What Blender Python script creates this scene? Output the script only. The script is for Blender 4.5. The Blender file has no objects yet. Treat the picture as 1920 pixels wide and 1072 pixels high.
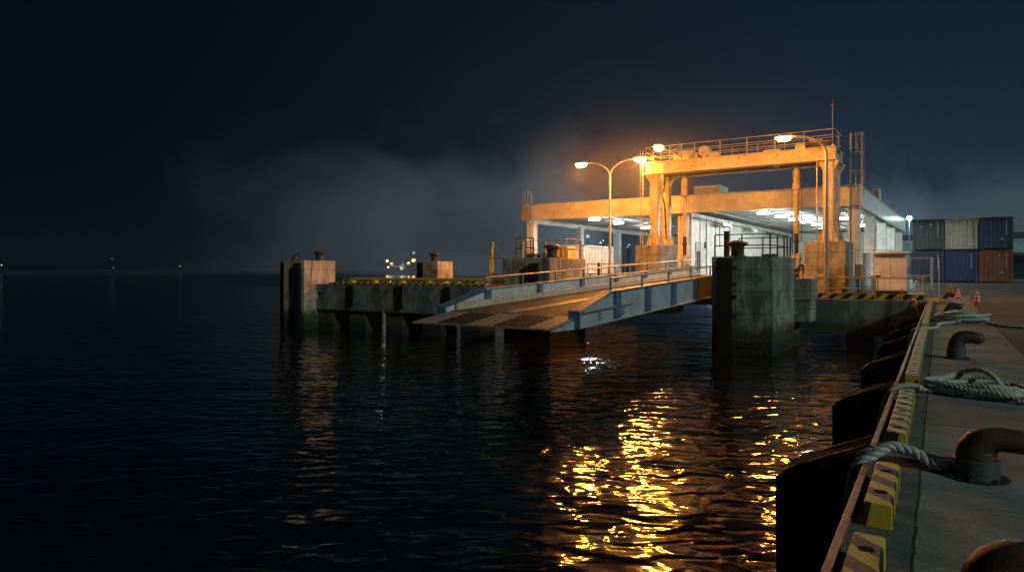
import bpy, bmesh, math, random
from mathutils import Vector, Matrix
R = math.radians
random.seed(11)
sc = bpy.context.scene
COL = sc.collection
CAM_H = 1.35
WATER = -2.2

# ------------------------------------------------------------------ node helpers
def newmat(name):
    m = bpy.data.materials.new(name); m.use_nodes = True
    nt = m.node_tree; nt.nodes.clear()
    out = nt.nodes.new('ShaderNodeOutputMaterial')
    return m, nt, out
class G:
    """tiny wrapper around a node tree"""
    def __init__(s, nt): s.nt = nt
    def n(s, t, **kw):
        nd = s.nt.nodes.new(t)
        for k, v in kw.items(): setattr(nd, k, v)
        return nd
    def l(s, a, b): s.nt.links.new(a, b)
    def put(s, sock, v):
        if isinstance(v, bpy.types.NodeSocket): s.l(v, sock)
        else: sock.default_value = v
    def pos(s): return s.n('ShaderNodeNewGeometry').outputs['Position']
    def obj(s): return s.n('ShaderNodeTexCoord').outputs['Object']
    def map(s, v, sc=(1,1,1), rot=(0,0,0), loc=(0,0,0)):
        m = s.n('ShaderNodeMapping'); s.l(v, m.inputs[0])
        m.inputs['Scale'].default_value = sc; m.inputs['Rotation'].default_value = rot; m.inputs['Location'].default_value = loc
        return m.outputs[0]
    def noise(s, v, scale, detail=4, rough=.55, dist=0):
        n = s.n('ShaderNodeTexNoise'); s.l(v, n.inputs['Vector'])
        n.inputs['Scale'].default_value = scale; n.inputs['Detail'].default_value = detail
        n.inputs['Roughness'].default_value = rough; n.inputs['Distortion'].default_value = dist
        return n.outputs['Fac']
    def ramp(s, f, a, b, ca=0., cb=1.):
        m = s.n('ShaderNodeMapRange'); m.clamp = True; m.interpolation_type = 'SMOOTHSTEP'
        s.l(f, m.inputs[0])
        for i, v in enumerate((a, b, ca, cb)): s.put(m.inputs[1+i], v)
        return m.outputs[0]
    def math(s, op, a, b=0., c=None):
        m = s.n('ShaderNodeMath', operation=op); s.put(m.inputs[0], a); s.put(m.inputs[1], b)
        if c is not None: s.put(m.inputs[2], c)
        return m.outputs[0]
    def mix(s, f, a, b, mode='MIX'):
        m = s.n('ShaderNodeMix', data_type='RGBA', blend_type=mode)
        s.put(m.inputs[0], f)
        s.put(m.inputs[6], a if isinstance(a, bpy.types.NodeSocket) else (*a[:3], 1))
        s.put(m.inputs[7], b if isinstance(b, bpy.types.NodeSocket) else (*b[:3], 1))
        return m.outputs[2]
    def xyz(s, v):
        x = s.n('ShaderNodeSeparateXYZ'); s.l(v, x.inputs[0]); return x.outputs
    def bump(s, h, strength=.3, dist=.01):
        b = s.n('ShaderNodeBump'); s.l(h, b.inputs['Height'])
        b.inputs['Strength'].default_value = strength; b.inputs['Distance'].default_value = dist
        return b.outputs[0]
    def bsdf(s, out, col, rough=.6, metal=0., normal=None, spec=.5):
        p = s.n('ShaderNodeBsdfPrincipled')
        s.put(p.inputs['Base Color'], col if isinstance(col, bpy.types.NodeSocket) else (*col[:3], 1))
        s.put(p.inputs['Roughness'], rough); s.put(p.inputs['Metallic'], metal)
        p.inputs['Specular IOR Level'].default_value = spec
        if normal is not None: s.l(normal, p.inputs['Normal'])
        s.l(p.outputs[0], out.inputs[0]); return p

def concrete(name, base, tide=False, pour=0., streak=.6, dirt=(.03,.028,.024), fine=14., smooth=.85, con=1.):
    m, nt, out = newmat(name); g = G(nt); P = g.pos()
    a = g.noise(P, .9, 6, .65, .4)
    c = g.mix(g.ramp(a, .5-.2/con, .5+.2/con), [x*(1-.38*con) for x in base], [x*(1+.22*con) for x in base])
    st = g.noise(g.map(P, (1.5,1.5,.14)), 1.0, 7, .72, .9)
    c = g.mix(g.math('MULTIPLY', g.ramp(st, .50, .68), streak), c, dirt)
    st2 = g.noise(g.map(P, (3.3,3.3,.4), loc=(7,3,1)), 1.0, 6, .75, .8)
    c = g.mix(g.math('MULTIPLY', g.ramp(st2, .62, .8), streak*.55), c, [min(1,x*1.7) for x in base])
    rs = g.noise(g.map(P, (2.2,2.2,.3), loc=(2,9,4)), 1.0, 5, .7)
    c = g.mix(g.math('MULTIPLY', g.ramp(rs, .66, .8), streak*.5), c, (.14,.06,.025))
    if con > 1:      # washed-out pale runs and broad dark blotches
        bl = g.noise(g.map(P, (.8,.8,.5), loc=(5,1,8)), 1.0, 7, .72, 1.1)
        c = g.mix(g.ramp(bl, .52, .66, 0, .75), c, [x*.25 for x in base])
        pw = g.noise(g.map(P, (2.1,2.1,.22), loc=(1,7,3)), 1.0, 6, .7, .6)
        c = g.mix(g.ramp(pw, .56, .70, 0, .7), c, [min(1, x*1.9) for x in base])
    f = g.noise(P, fine, 5, .7)
    c = g.mix(g.ramp(f, .25, .75, .0, .35), c, [x*.45 for x in base])
    if pour:
        z = g.xyz(P)[2]
        fr = g.math('FRACT', g.math('DIVIDE', g.math('ADD', z, 20.), pour))
        ln = g.math('LESS_THAN', fr, .028)
        c = g.mix(g.math('MULTIPLY', ln, .75), c, dirt)
    if tide:
        z = g.xyz(P)[2]; zz = g.math('ADD', z, g.math('MULTIPLY', g.noise(P, 2.2, 5, .7), .9))
        c = g.mix(g.ramp(zz, WATER+1.9, WATER+1.25), c, (.035,.04,.022))
        c = g.mix(g.ramp(zz, WATER+1.15, WATER+.7), c, (.012,.013,.012))
    h = g.math('ADD', f, g.math('MULTIPLY', a, 2.))
    if tide:
        v = g.n('ShaderNodeTexVoronoi'); g.l(P, v.inputs['Vector']); v.inputs['Scale'].default_value = 9
        cr = g.math('MULTIPLY', g.ramp(g.xyz(P)[2], WATER+.9, WATER+.4), g.math('MULTIPLY', v.outputs['Distance'], 6.))
        h = g.math('ADD', h, cr)
    g.bsdf(out, c, g.ramp(f, .2, .8, smooth-.12, smooth+.08), normal=g.bump(h, .6, .012))
    return m

def paint(name, base, rust=.25, rough=.45, dirt=(.05,.04,.03), scale=1., metal=0., rustc=(.16,.06,.022)):
    m, nt, out = newmat(name); g = G(nt); P = g.pos()
    a = g.noise(P, 1.3*scale, 5, .6, .3)
    c = g.mix(g.ramp(a, .3, .7), [x*.8 for x in base], [min(1,x*1.1) for x in base])
    st = g.noise(g.map(P, (5*scale,5*scale,.35*scale)), 1, 5, .7)
    c = g.mix(g.math('MULTIPLY', g.ramp(st, .52, .78), .5), c, dirt)
    r = g.noise(P, 4.5*scale, 7, .72, .6)
    k = g.ramp(r, .72-.22*rust, .80-.2*rust)
    c = g.mix(g.math('MULTIPLY', k, min(1., .35+rust)), c, rustc)
    g.bsdf(out, c, g.math('ADD', g.math('MULTIPLY', k, .3), rough), metal, g.bump(r, .25, .006))
    return m

def rusty(name, a=(.05,.026,.016), b=(.12,.055,.03), rough=.5):
    m, nt, out = newmat(name); g = G(nt); P = g.pos()
    n1 = g.noise(P, 7, 8, .7, .5); n2 = g.noise(P, 45, 5, .7)
    c = g.mix(g.ramp(n1, .35, .68), a, b)
    c = g.mix(g.ramp(n2, .55, .75, 0, .6), c, (.025,.018,.015))
    g.bsdf(out, c, g.ramp(n2, .3, .7, rough-.12, rough+.15), .25, g.bump(g.math('ADD', n1, g.math('MULTIPLY', n2, .6)), .5, .01))
    return m

def plain(name, base, rough=.5, metal=0., bump=0., scale=20., spec=.5):
    m, nt, out = newmat(name); g = G(nt); P = g.pos()
    n = g.noise(P, scale, 5, .65)
    c = g.mix(g.ramp(n, .3, .7), [x*.75 for x in base], [min(1,x*1.15) for x in base])
    g.bsdf(out, c, rough, metal, g.bump(n, bump, .004) if bump else None, spec)
    return m

def emit(name, col, strength):
    m, nt, out = newmat(name); g = G(nt)
    e = g.n('ShaderNodeEmission'); e.inputs[0].default_value = (*col, 1); e.inputs[1].default_value = strength
    g.l(e.outputs[0], out.inputs[0]); return m

def stripes(name, a, b, period, skew=(1,0,0), wear=.35, rough=.5):
    """two-colour hazard paint on the thing itself"""
    m, nt, out = newmat(name); g = G(nt); P = g.pos()
    x = g.xyz(P)
    t = g.math('ADD', g.math('MULTIPLY', x[0], skew[0]), g.math('ADD', g.math('MULTIPLY', x[1], skew[1]), g.math('MULTIPLY', x[2], skew[2])))
    fr = g.math('FRACT', g.math('DIVIDE', g.math('ADD', t, 500.), period))
    c = g.mix(g.math('LESS_THAN', fr, .5), a, b)
    n = g.noise(P, 9, 7, .72, .4); n2 = g.noise(P, 40, 4, .7)
    c = g.mix(g.math('MULTIPLY', g.ramp(n, .56, .68), wear*2), c, (.06,.05,.04))
    c = g.mix(g.ramp(n2, .55, .8, 0, .45), c, (.03,.025,.02))
    g.bsdf(out, c, rough, 0, g.bump(n2, .3, .004)); return m

M = {}
M['conc'] = concrete('pier_concrete', (.27,.28,.25), tide=True, pour=.93, streak=1.0, con=1.5)
M['conc_lamplit'] = concrete('dolphin_concrete_lamplit', (.44,.34,.24), tide=True, pour=.93, streak=.9, con=1.3)  # amber lamp light is put into this concrete's base colour
M['conc_dry'] = concrete('block_concrete', (.32,.30,.26), pour=1.02, streak=.8, con=1.2)
M['deck_conc'] = concrete('deck_concrete', (.22,.22,.20), tide=True, streak=1.0, con=1.4)
M['slab'] = concrete('shed_floor_concrete', (.42,.42,.40), streak=.1)
M['blue'] = paint('blue_steel_paint', (.36,.42,.45), .35, .45)
M['blue_lit'] = paint('blue_steel_paint_lit', (.52,.54,.54), .35, .45)  # paler copy of the girder blue, light on the inner face put in
M['bluedark'] = paint('dark_blue_steel_paint', (.075,.15,.23), .3, .45)
M['pale'] = paint('pale_steel_paint', (.50,.49,.46), .35, .5)
M['cream'] = paint('cream_steel_paint', (.54,.47,.36), .75, .5, dirt=(.15,.10,.06))
M['fascia'] = paint('fascia_panel_paint', (.60,.53,.42), .02, .30, dirt=(.3,.25,.18))
M['white'] = paint('white_wall_paint', (.80,.80,.76), .03, .5, dirt=(.45,.44,.40))
M['grey'] = paint('grey_steel_paint', (.17,.185,.18), .15, .5)
M['beam'] = paint('shed_beam_paint', (.36,.38,.37), .1, .5)
M['galv'] = paint('galvanised_steel', (.45,.46,.46), .12, .4, metal=.6)
M['darksteel'] = paint('dark_rail_paint', (.03,.032,.035), .3, .5)
M['yellow'] = paint('yellow_rail_paint', (.68,.42,.05), .3, .45)
M['rust'] = rusty('rusty_iron', (.045,.032,.027), (.105,.06,.042))
M['castiron'] = rusty('dark_cast_iron', (.022,.02,.02), (.07,.045,.03))
M['rail_rust'] = rusty('rusty_edge_rail', (.16,.085,.04), (.34,.19,.09), .45)
M['rubber'] = plain('black_rubber', (.006,.007,.009), .9, bump=.3, scale=12, spec=.05)
M['fpanel'] = plain('fender_face_panel', (.008,.012,.018), .7, bump=.2, scale=6, spec=.1)
M['cable'] = plain('cable_sheath', (.03,.028,.026), .5)
M['lampbody'] = plain('lamp_housing_paint', (.32,.31,.29), .45)
M['glassdark'] = plain('dark_window_glass', (.02,.03,.035), .08)
M['hose'] = plain('yellow_hose_rubber', (.72,.48,.10), .45)
M['cab'] = paint('cabinet_paint', (.78,.77,.76), .06, .42, dirt=(.3,.24,.19))
M['kerb'] = stripes('kerb_hazard_paint', (.62,.42,.03), (.025,.022,.022), .27, (.95,1,-.2), .45)
M['hazard'] = stripes('edge_hazard_paint', (.66,.44,.05), (.022,.02,.018), .62, (1,0,-1.1), .3)
M['hazard_deck'] = stripes('deck_kerb_hazard_paint', (.58,.37,.05), (.03,.026,.02), .5, (1,.3,-1), .2)
SOD = (1.0, .35, .038)
M['sodium'] = emit('sodium_lamp_glow', SOD, 760)
M['sodium_bright'] = emit('sodium_lamp_glow_strong', SOD, 1700)
M['sodium_soft'] = emit('sodium_lamp_glow_soft', SOD, 1700)
M['cool'] = emit('cool_ceiling_lamp', (.92,1.0,.95), 260)
M['teal'] = emit('mercury_lamp_glow', (.62,1.0,.93), 1600)
M['port_dim'] = emit('port_lamp_dim', (1,.95,.82), 1.2)
M['port_white'] = emit('port_lamp_white', (1,.93,.76), 8)
M['port_warm'] = emit('port_lamp_warm', (1,.62,.24), 22)
M['red'] = emit('red_obstruction_lamp', (1,.10,.03), .35)

def treadplate():
    m, nt, out = newmat('ramp_tread_plate'); g = G(nt); P = g.pos()
    n = g.noise(P, 2.2, 6, .65, .3)
    c = g.mix(g.ramp(n, .3, .7), (.05,.042,.034), (.12,.10,.075))
    n2 = g.noise(g.map(P, (2,.25,1)), 2.5, 5, .7)
    c = g.mix(g.ramp(n2, .55, .75, 0, .55), c, (.07,.05,.035))
    br = g.n('ShaderNodeTexVoronoi'); g.l(g.map(P, (3.4,3.4,3.4)), br.inputs['Vector']); br.inputs['Scale'].default_value = 1; br.inputs['Randomness'].default_value = .15
    k = g.ramp(br.outputs['Distance'], .32, .44)
    c = g.mix(g.math('MULTIPLY', k, .8), c, (.02,.016,.013))
    g.bsdf(out, c, .65, 0, g.bump(k, 1., .03), .2); return m
M['tread'] = treadplate()
M['flap'] = plain('flap_plate_steel', (.27,.21,.155), .5, bump=.3, scale=5)
M['grip'] = plain('grip_bar_steel', (.025,.022,.02), .5)

def asphalt():
    m, nt, out = newmat('yard_asphalt'); g = G(nt); P = g.pos()
    n = g.noise(P, .35, 6, .6, .5); f = g.noise(P, 60, 4, .7); w = g.noise(g.map(P, (.12,1.5,1)), 1.2, 5, .6)
    c = g.mix(g.ramp(n, .3, .7), (.085,.086,.083), (.16,.16,.152))
    c = g.mix(g.ramp(w, .5, .75, 0, .5), c, (.22,.215,.20))
    c = g.mix(g.ramp(f, .3, .8, 0, .5), c, (.035,.035,.035))
    g.bsdf(out, c, g.ramp(n, .3, .7, .5, .8), 0, g.bump(f, .5, .01)); return m
M['asphalt'] = asphalt()

def quaymat():
    m, nt, out = newmat('quay_concrete'); g = G(nt); P = g.pos()
    a = g.noise(P, .7, 7, .65, .6); f = g.noise(P, 38, 6, .72); w = g.noise(g.map(P, (.7,2.6,1), rot=(0,0,.15)), 1.0, 6, .7, .5)
    c = g.mix(g.ramp(a, .3, .7), (.20,.20,.185), (.36,.355,.33))
    c = g.mix(g.ramp(w, .5, .72, 0, .6), c, (.085,.085,.08))
    c = g.mix(g.ramp(f, .35, .75, 0, .45), c, (.10,.098,.09))
    x = g.xyz(P)
    s = g.math('ADD', g.math('ADD', x[0], .342), g.math('MULTIPLY', x[1], .031))
    s = g.math('ADD', s, g.math('MULTIPLY', g.math('SUBTRACT', g.noise(P, 6, 4, .7), .5), .03))
    gut = g.ramp(s, .24, .225)                     # damp gutter strip of older concrete along the kerb
    c = g.mix(g.math('MULTIPLY', gut, .55), c, (.06,.075,.072))
    j1 = g.math('LESS_THAN', g.math('ABSOLUTE', g.math('SUBTRACT', s, .236)), .008)
    yy = g.math('FRACT', g.math('DIVIDE', g.math('ADD', x[1], 98.6), 4.6))
    j2 = g.math('LESS_THAN', yy, .0045)
    jj = g.math('MAXIMUM', j1, j2)
    c = g.mix(g.math('MULTIPLY', jj, .85), c, (.02,.02,.02))
    vc = g.n('ShaderNodeTexVoronoi', feature='DISTANCE_TO_EDGE'); g.l(g.map(P, (1,1,1)), vc.inputs['Vector']); vc.inputs['Scale'].default_value = .55
    wob = g.noise(P, 5, 5, .7)
    ck = g.math('LESS_THAN', g.math('ADD', vc.outputs['Distance'], g.math('MULTIPLY', g.math('SUBTRACT', wob, .5), .03)), .006)
    ck = g.math('MULTIPLY', ck, g.ramp(g.noise(P, .8, 3, .5), .46, .56))
    wear = g.noise(g.map(P, (1,1,1), loc=(4,4,4)), 2.6, 7, .75, .4)
    c = g.mix(g.ramp(wear, .60, .74, 0, .6), c, (.42,.41,.37))
    grit = g.noise(P, 120, 3, .8)
    c = g.mix(g.ramp(grit, .62, .72, 0, .6), c, (.05,.045,.04))
    stn = g.noise(P, .75, 7, .74, .5)
    c = g.mix(g.ramp(stn, .50, .68, 0, .55), c, (.06,.055,.05))
    h = g.math('ADD', g.math('MULTIPLY', f, .7), g.math('MULTIPLY', a, 1.5))
    h = g.math('SUBTRACT', h, g.math('MULTIPLY', jj, 1.))
    g.bsdf(out, c, g.ramp(w, .3, .7, .9, .7), 0, g.bump(h, .9, .010), .15); return m
M['quay'] = quaymat()

def watermat():
    m, nt, out = newmat('harbour_water'); g = G(nt); P = g.pos()
    Q = g.map(P, rot=(0,0,R(-33)))
    a = g.noise(g.map(Q, (.8,1.3,1)), 1.9, 1.2, .4, .6)
    b = g.noise(g.map(Q, (.25,.55,1), loc=(3,5,0)), 1., 2, .5, .3)
    c2 = g.noise(g.map(Q, (.06,.12,1)), 1., 2, .5)
    f = g.noise(g.map(Q, (3.2,5,1)), 1.5, 1, .5, .3)
    h = g.math('ADD', g.math('MULTIPLY', a, .066), g.math('MULTIPLY', b, .14))
    h = g.math('ADD', h, g.math('MULTIPLY', f, .004))
    h = g.math('ADD', h, g.math('MULTIPLY', c2, .2))
    p = g.bsdf(out, (.003,.008,.011), .095, 0, g.bump(h, 1., 1.))
    p.inputs['IOR'].default_value = 1.33
    return m
M['water'] = watermat()

def ropemat(name, a, b):
    m, nt, out = newmat(name); g = G(nt); P = g.pos()
    n = g.noise(P, 30, 5, .7); n2 = g.noise(P, 160, 3, .6)
    c = g.mix(g.ramp(n, .3, .7), a, b)
    g.bsdf(out, c, .85, 0, g.bump(n2, .6, .004)); return m
M['rope'] = ropemat('grey_green_rope', (.30,.31,.28), (.62,.63,.57))

# ------------------------------------------------------------------ mesh helpers
class MB:
    def __init__(s): s.bm = bmesh.new()
    def poly(s, pts):
        return s.bm.faces.new([s.bm.verts.new(p) for p in pts])
    def box(s, x0, x1, y0, y1, z0, z1):
        v = [s.bm.verts.new((x, y, z)) for z in (z0, z1) for y in (y0, y1) for x in (x0, x1)]
        for f in ((0,2,3,1), (4,5,7,6), (0,1,5,4), (2,6,7,3), (0,4,6,2), (1,3,7,5)):
            s.bm.faces.new([v[i] for i in f])
        return s
    def hexa(s, lo, hi):      # two quads (bottom, top) of four points each
        a = [s.bm.verts.new(p) for p in lo]; b = [s.bm.verts.new(p) for p in hi]
        s.bm.faces.new(a[::-1]); s.bm.faces.new(b)
        for i in range(4):
            j = (i+1) % 4; s.bm.faces.new((a[i], a[j], b[j], b[i]))
        return s
    def prism(s, poly, d):    # polygon extruded by vector d
        a = [s.bm.verts.new(p) for p in poly]; b = [s.bm.verts.new(Vector(p)+Vector(d)) for p in poly]
        s.bm.faces.new(a[::-1]); s.bm.faces.new(b)
        n = len(a)
        for i in range(n):
            j = (i+1) % n; s.bm.faces.new((a[i], a[j], b[j], b[i]))
        return s
    def bar(s, a, b, w, h=None):   # rectangular bar between two points
        h = h or w; a = Vector(a); b = Vector(b); d = (b-a).normalized()
        up = Vector((0,0,1)) if abs(d.z) < .95 else Vector((0,1,0))
        r = d.cross(up).normalized(); u = r.cross(d).normalized()
        q = [r*w/2*i+u*h/2*j for i, j in ((-1,-1),(1,-1),(1,1),(-1,1))]
        return s.hexa([a+k for k in q], [b+k for k in q])
    def tube(s, pts, r, seg=8, cap=True):
        pts = [Vector(p) for p in pts]; n = len(pts)
        rr = r if isinstance(r, (list, tuple)) else [r]*n
        T = [(pts[min(i+1,n-1)]-pts[max(i-1,0)]).normalized() for i in range(n)]
        up = Vector((0,0,1)) if abs(T[0].z) < .9 else Vector((1,0,0))
        N = T[0].cross(up).normalized(); rings = []
        for i in range(n):
            N = (N - T[i]*N.dot(T[i])).normalized(); B = T[i].cross(N)
            rings.append([s.bm.verts.new(pts[i]+(N*math.cos(2*math.pi*k/seg)+B*math.sin(2*math.pi*k/seg))*rr[i]) for k in range(seg)])
        for i in range(n-1):
            for k in range(seg):
                l = (k+1) % seg
                s.bm.faces.new((rings[i][k], rings[i][l], rings[i+1][l], rings[i+1][k]))
        if cap: s.bm.faces.new(rings[0][::-1]); s.bm.faces.new(rings[-1])
        return s
    def lathe(s, prof, c=(0,0,0), seg=20):
        c = Vector(c); rings = []
        for r, z in prof:
            rings.append([s.bm.verts.new(c+Vector((r*math.cos(2*math.pi*k/seg), r*math.sin(2*math.pi*k/seg), z))) for k in range(seg)])
        for i in range(len(rings)-1):
            for k in range(seg):
                l = (k+1) % seg
                s.bm.faces.new((rings[i][k], rings[i][l], rings[i+1][l], rings[i+1][k]))
        s.bm.faces.new(rings[0][::-1]); s.bm.faces.new(rings[-1]); return s
    def ell(s, c, rx, ry, rz, seg=14, rings=8, z0=-1., z1=1.):
        c = Vector(c); rs = []
        for i in range(rings+1):
            t = z0+(z1-z0)*i/rings; t = max(-.999, min(.999, t)); q = math.sqrt(1-t*t)
            rs.append([s.bm.verts.new(c+Vector((rx*q*math.cos(2*math.pi*k/seg), ry*q*math.sin(2*math.pi*k/seg), rz*t))) for k in range(seg)])
        for i in range(rings):
            for k in range(seg):
                l = (k+1) % seg
                s.bm.faces.new((rs[i][k], rs[i][l], rs[i+1][l], rs[i+1][k]))
        s.bm.faces.new(rs[0][::-1]); s.bm.faces.new(rs[-1]); return s
    def build(s, name, mat, parent=None, bevel=0., smooth=True):
        bmesh.ops.recalc_face_normals(s.bm, faces=s.bm.faces[:])
        base = wloc(parent) if parent else Vector((0,0,0))
        if base.length: bmesh.ops.translate(s.bm, verts=s.bm.verts[:], vec=-base)
        me = bpy.data.meshes.new(name); s.bm.to_mesh(me); s.bm.free()
        me.materials.append(mat)
        if smooth:
            for p in me.polygons: p.use_smooth = True
            me.set_sharp_from_angle(angle=R(34))
        o = bpy.data.objects.new(name, me); COL.objects.link(o)
        if parent: o.parent = parent
        if bevel:
            b = o.modifiers.new('edge', 'BEVEL'); b.width = bevel; b.segments = 2; b.limit_method = 'ANGLE'; b.angle_limit = R(50)
        return o
def wloc(o):
    v = Vector((0,0,0))
    while o: v += o.location; o = o.parent
    return v
def tag(o, label, cat, group=None, kind=None):
    o['label'] = label; o['category'] = cat
    if group: o['group'] = group
    if kind: o['kind'] = kind
    return o
def thing(name, label, cat, loc=(0,0,0), group=None):
    o = bpy.data.objects.new(name, None); COL.objects.link(o); o.location = loc; o.empty_display_size = .3
    return tag(o, label, cat, group)
def struct(o): o['kind'] = 'structure'; return o
def copy_tree(o, parent=None):
    c = o.copy(); COL.objects.link(c); c.parent = parent
    for ch in list(o.children): copy_tree(ch, c)
    return c
def dup(root, loc, label, rotz=0.):
    c = copy_tree(root); c.location = loc; c.rotation_euler = (0,0,rotz); c['label'] = label
    return c
def QX(s, y): return -.342-.031*y+s            # quay-edge coordinates: s metres inland from the kerb
def Q(s, y, z=0.): return Vector((QX(s, y), y, z))
def arc(c, r, a0, a1, n, ax, ay):
    ax = Vector(ax); ay = Vector(ay); c = Vector(c)
    return [c+(ax*math.cos(R(a0+(a1-a0)*i/n))+ay*math.sin(R(a0+(a1-a0)*i/n)))*r for i in range(n+1)]

# ------------------------------------------------------------------ setting
b = MB(); S = 3000.
b.poly([(-S,-S,WATER), (S,-S,WATER), (S,S,WATER), (-S,S,WATER)])
tag(struct(b.build('water', M['water'], smooth=False)), 'dark rippled harbour water with lamp reflections', 'water')

YE = 36.5
b = MB()
b.prism([Q(-.10,-8,-4.5), Q(1.5,-8,-4.5), Q(1.5,YE,-4.5), Q(-.10,YE,-4.5)], (0,0,4.5))
tag(struct(b.build('quay', M['quay'], bevel=.012)), 'concrete quay edge strip beside the water', 'quay')
b = MB()
def ground_z(y): 
    t = max(0, min(1, (y-42)/20)); return .33*t*t*(3-2*t)-.012
ys = [-30,0,20,YE,42,45,48,51,54,57,60,63,75,120,200]
for y0, y1 in zip(ys, ys[1:]):
    def xl(y): return QX(1.515, y) if y <= YE else -6.05
    x0 = QX(1.515, y0) if y1 <= YE else -6.05
    x1 = QX(1.515, y1) if y1 <= YE else -6.05
    b.poly([(x0,y0,ground_z(y0)), (160,y0,ground_z(y0)), (160,y1,ground_z(y1)), (x1,y1,ground_z(y1))])
bmesh.ops.remove_doubles(b.bm, verts=b.bm.verts[:], dist=1e-4)
tag(struct(b.build('yard', M['asphalt'])), 'worn asphalt container yard behind the quay', 'yard')
# painted road bands across the yard
b = MB()
for (ya, yb) in ((52.2,52.5), (58.0,58.25)):
    b.poly([(-5.6,ya,ground_z(ya)+.006), (70,ya,ground_z(ya)+.006), (70,yb,ground_z(yb)+.006), (-5.6,yb,ground_z(yb)+.006)])
tag(struct(b.build('road_marking', plain('worn_road_paint', (.42,.42,.38), .6, scale=9))), 'worn pale lines painted across the yard', 'road marking')

# platform between the pier and the quay
b = MB()
b.box(-6.6, QX(1.5,YE)+.0, YE, 45.6, -1.65, 0.)
o = b.build('platform', M['deck_conc'], bevel=.015); tag(struct(o), 'concrete platform reaching out to the gantry', 'platform')
b = MB(); b.box(-6.55, QX(-.12,YE), YE+.55, YE+.72, .002, .27)
tag(b.build('platform_kerb', M['hazard'], bevel=.012), 'yellow and black striped kerb along the platform edge', 'kerb')

# steel edge rail along the quay
b = MB()
b.prism([Q(-.105,-6,.002), Q(-.06,-6,.002), Q(-.06,YE-.1,.002), Q(-.105,YE-.1,.002)], (0,0,.028))
tag(b.build('edge_rail', M['rail_rust'], bevel=.004), 'rusty steel rail capping the quay edge', 'edge rail')

# kerb blocks
def kerb(y0, y1, label):
    L = y1-y0; t = thing('kerb_block', label, 'kerb', Q(.0625, y0, 0), 'striped kerb blocks on the quay edge')
    def sec(y): return [Q(.0,y,.0), Q(.135,y,.0), Q(.135,y,.120), Q(.125,y,.131), Q(.009,y,.131), Q(.0,y,.122)]
    mb = MB(); a = sec(y0); e = sec(y1)
    va = [mb.bm.verts.new(p) for p in a]; ve = [mb.bm.verts.new(p) for p in e]
    mb.bm.faces.new(va); mb.bm.faces.new(ve[::-1])
    for i in range(6):
        j = (i+1) % 6; mb.bm.faces.new((va[i], ve[i], ve[j], va[j]))
    mb.build('body', M['kerb'], t, bevel=.004)
    n = max(2, int(L/.34)); n = min(n, 12)
    for i in range(n):
        y = y0+L*(i+.5)/n
        mb = MB(); mb.lathe([(.034,.129), (.034,.1322), (.028,.1325)], Q(.068, y, 0), 14); mb.build('bolt_hole', M['rubber'], t)  # flat black discs stand in for the dark bolt holes
    return t
kerb(1.6, 3.62, 'striped kerb block closest to the camera, cut by the frame')
kerb(4.12, 5.05, 'short striped kerb block just past the first rope gap')
kerb(6.02, 8.3, 'striped kerb block between the two thick ropes')
kerb(9.45, 17.9, 'long striped kerb block beside the second bollard')
kerb(18.9, 36.2, 'long striped kerb block running to the platform')
# low packer under the first rope
# ------------------------------------------------------------------ quay fenders
def fender(y0, label):
    t = thing('quay_fender', label, 'fender', Q(-.1, y0, -1.5), 'rubber fenders on the quay wall')
    mb = MB(); L = .5
    pr = [(-.1,-.17), (-.1,-3.2), (-.82,-3.2), (-.86,-.50), (-.78,-.42)]
    mb.prism([Q(s, y0, z) for s, z in pr], (Q(0,y0+L)-Q(0,y0)))
    mb.build('body', M['rubber'], t, bevel=.03)
    mb = MB()
    mb.prism([Q(s, y0-.03, z) for s, z in ((-.865,-3.1), (-.945,-3.1), (-.945,-.55), (-.865,-.48))], Q(0,y0+L+.03)-Q(0,y0-.03))
    mb.build('face_panel', M['fpanel'], t, bevel=.02)
    mb = MB()
    for yy in (y0+.06, y0+L-.06):
        mb.tube([Q(-.09,yy,-.13), Q(-.5,yy,-.31), Q(-.90,yy,-.50)], .013, 6)
    mb.build('stay_chain', M['rail_rust'], t)
    return t
fl = ['black rubber fender closest to the camera, below the first rope', 'black rubber fender beside the second coiled rope',
      'third black rubber fender along the quay wall', 'fourth black rubber fender along the quay wall',
      'fifth black rubber fender, two before the platform', 'sixth black rubber fender, next to the platform']
for y, l in zip((6.75, 10.75, 14.95, 19.2, 23.4, 27.6), fl): fender(y, l)

# ------------------------------------------------------------------ horn bollards on the quay
def bollard():
    t = thing('horn_bollard', 'x', 'bollard', (0,0,0), 'bent iron bollards along the quay')
    mb = MB()
    mb.lathe([(.132,0), (.132,.155), (.124,.165), (.12,.165)], (0,0,0), 24)
    mb.build('base', rusty('bollard_base_paint', (.055,.062,.064), (.10,.105,.10), .55), t)
    path = [(0,0,.15), (0,0,.20), (.006,0,.25), (.03,0,.295), (.07,0,.325), (.13,0,.338), (.20,0,.335), (.27,0,.325), (.32,0,.318), (.352,0,.314), (.366,0,.313)]
    rad = [.116,.115,.112,.108,.104,.099,.095,.092,.082,.055,.018]
    path = [Vector(p) for p in path]
    fine, fr = [], []
    for i in range(len(path)-1):
        for k in range(3):
            f = k/3; fine.append(path[i].lerp(path[i+1], f)); fr.append(rad[i]+(rad[i+1]-rad[i])*f)
    fine.append(path[-1]); fr.append(rad[-1])
    mb = MB(); mb.tube(fine, fr, 22); mb.build('horn', M['rust'], t)
    mb = MB()
    for k in range(6):
        a = k*math.pi/3+.3; mb.lathe([(.018,0), (.018,.014), (.01,.016)], (.155*math.cos(a), .155*math.sin(a), .012), 8)
    mb.lathe([(.19,0), (.19,.012)], (0,0,0), 24)
    mb.build('flange', M['castiron'], t)
    return t
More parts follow.
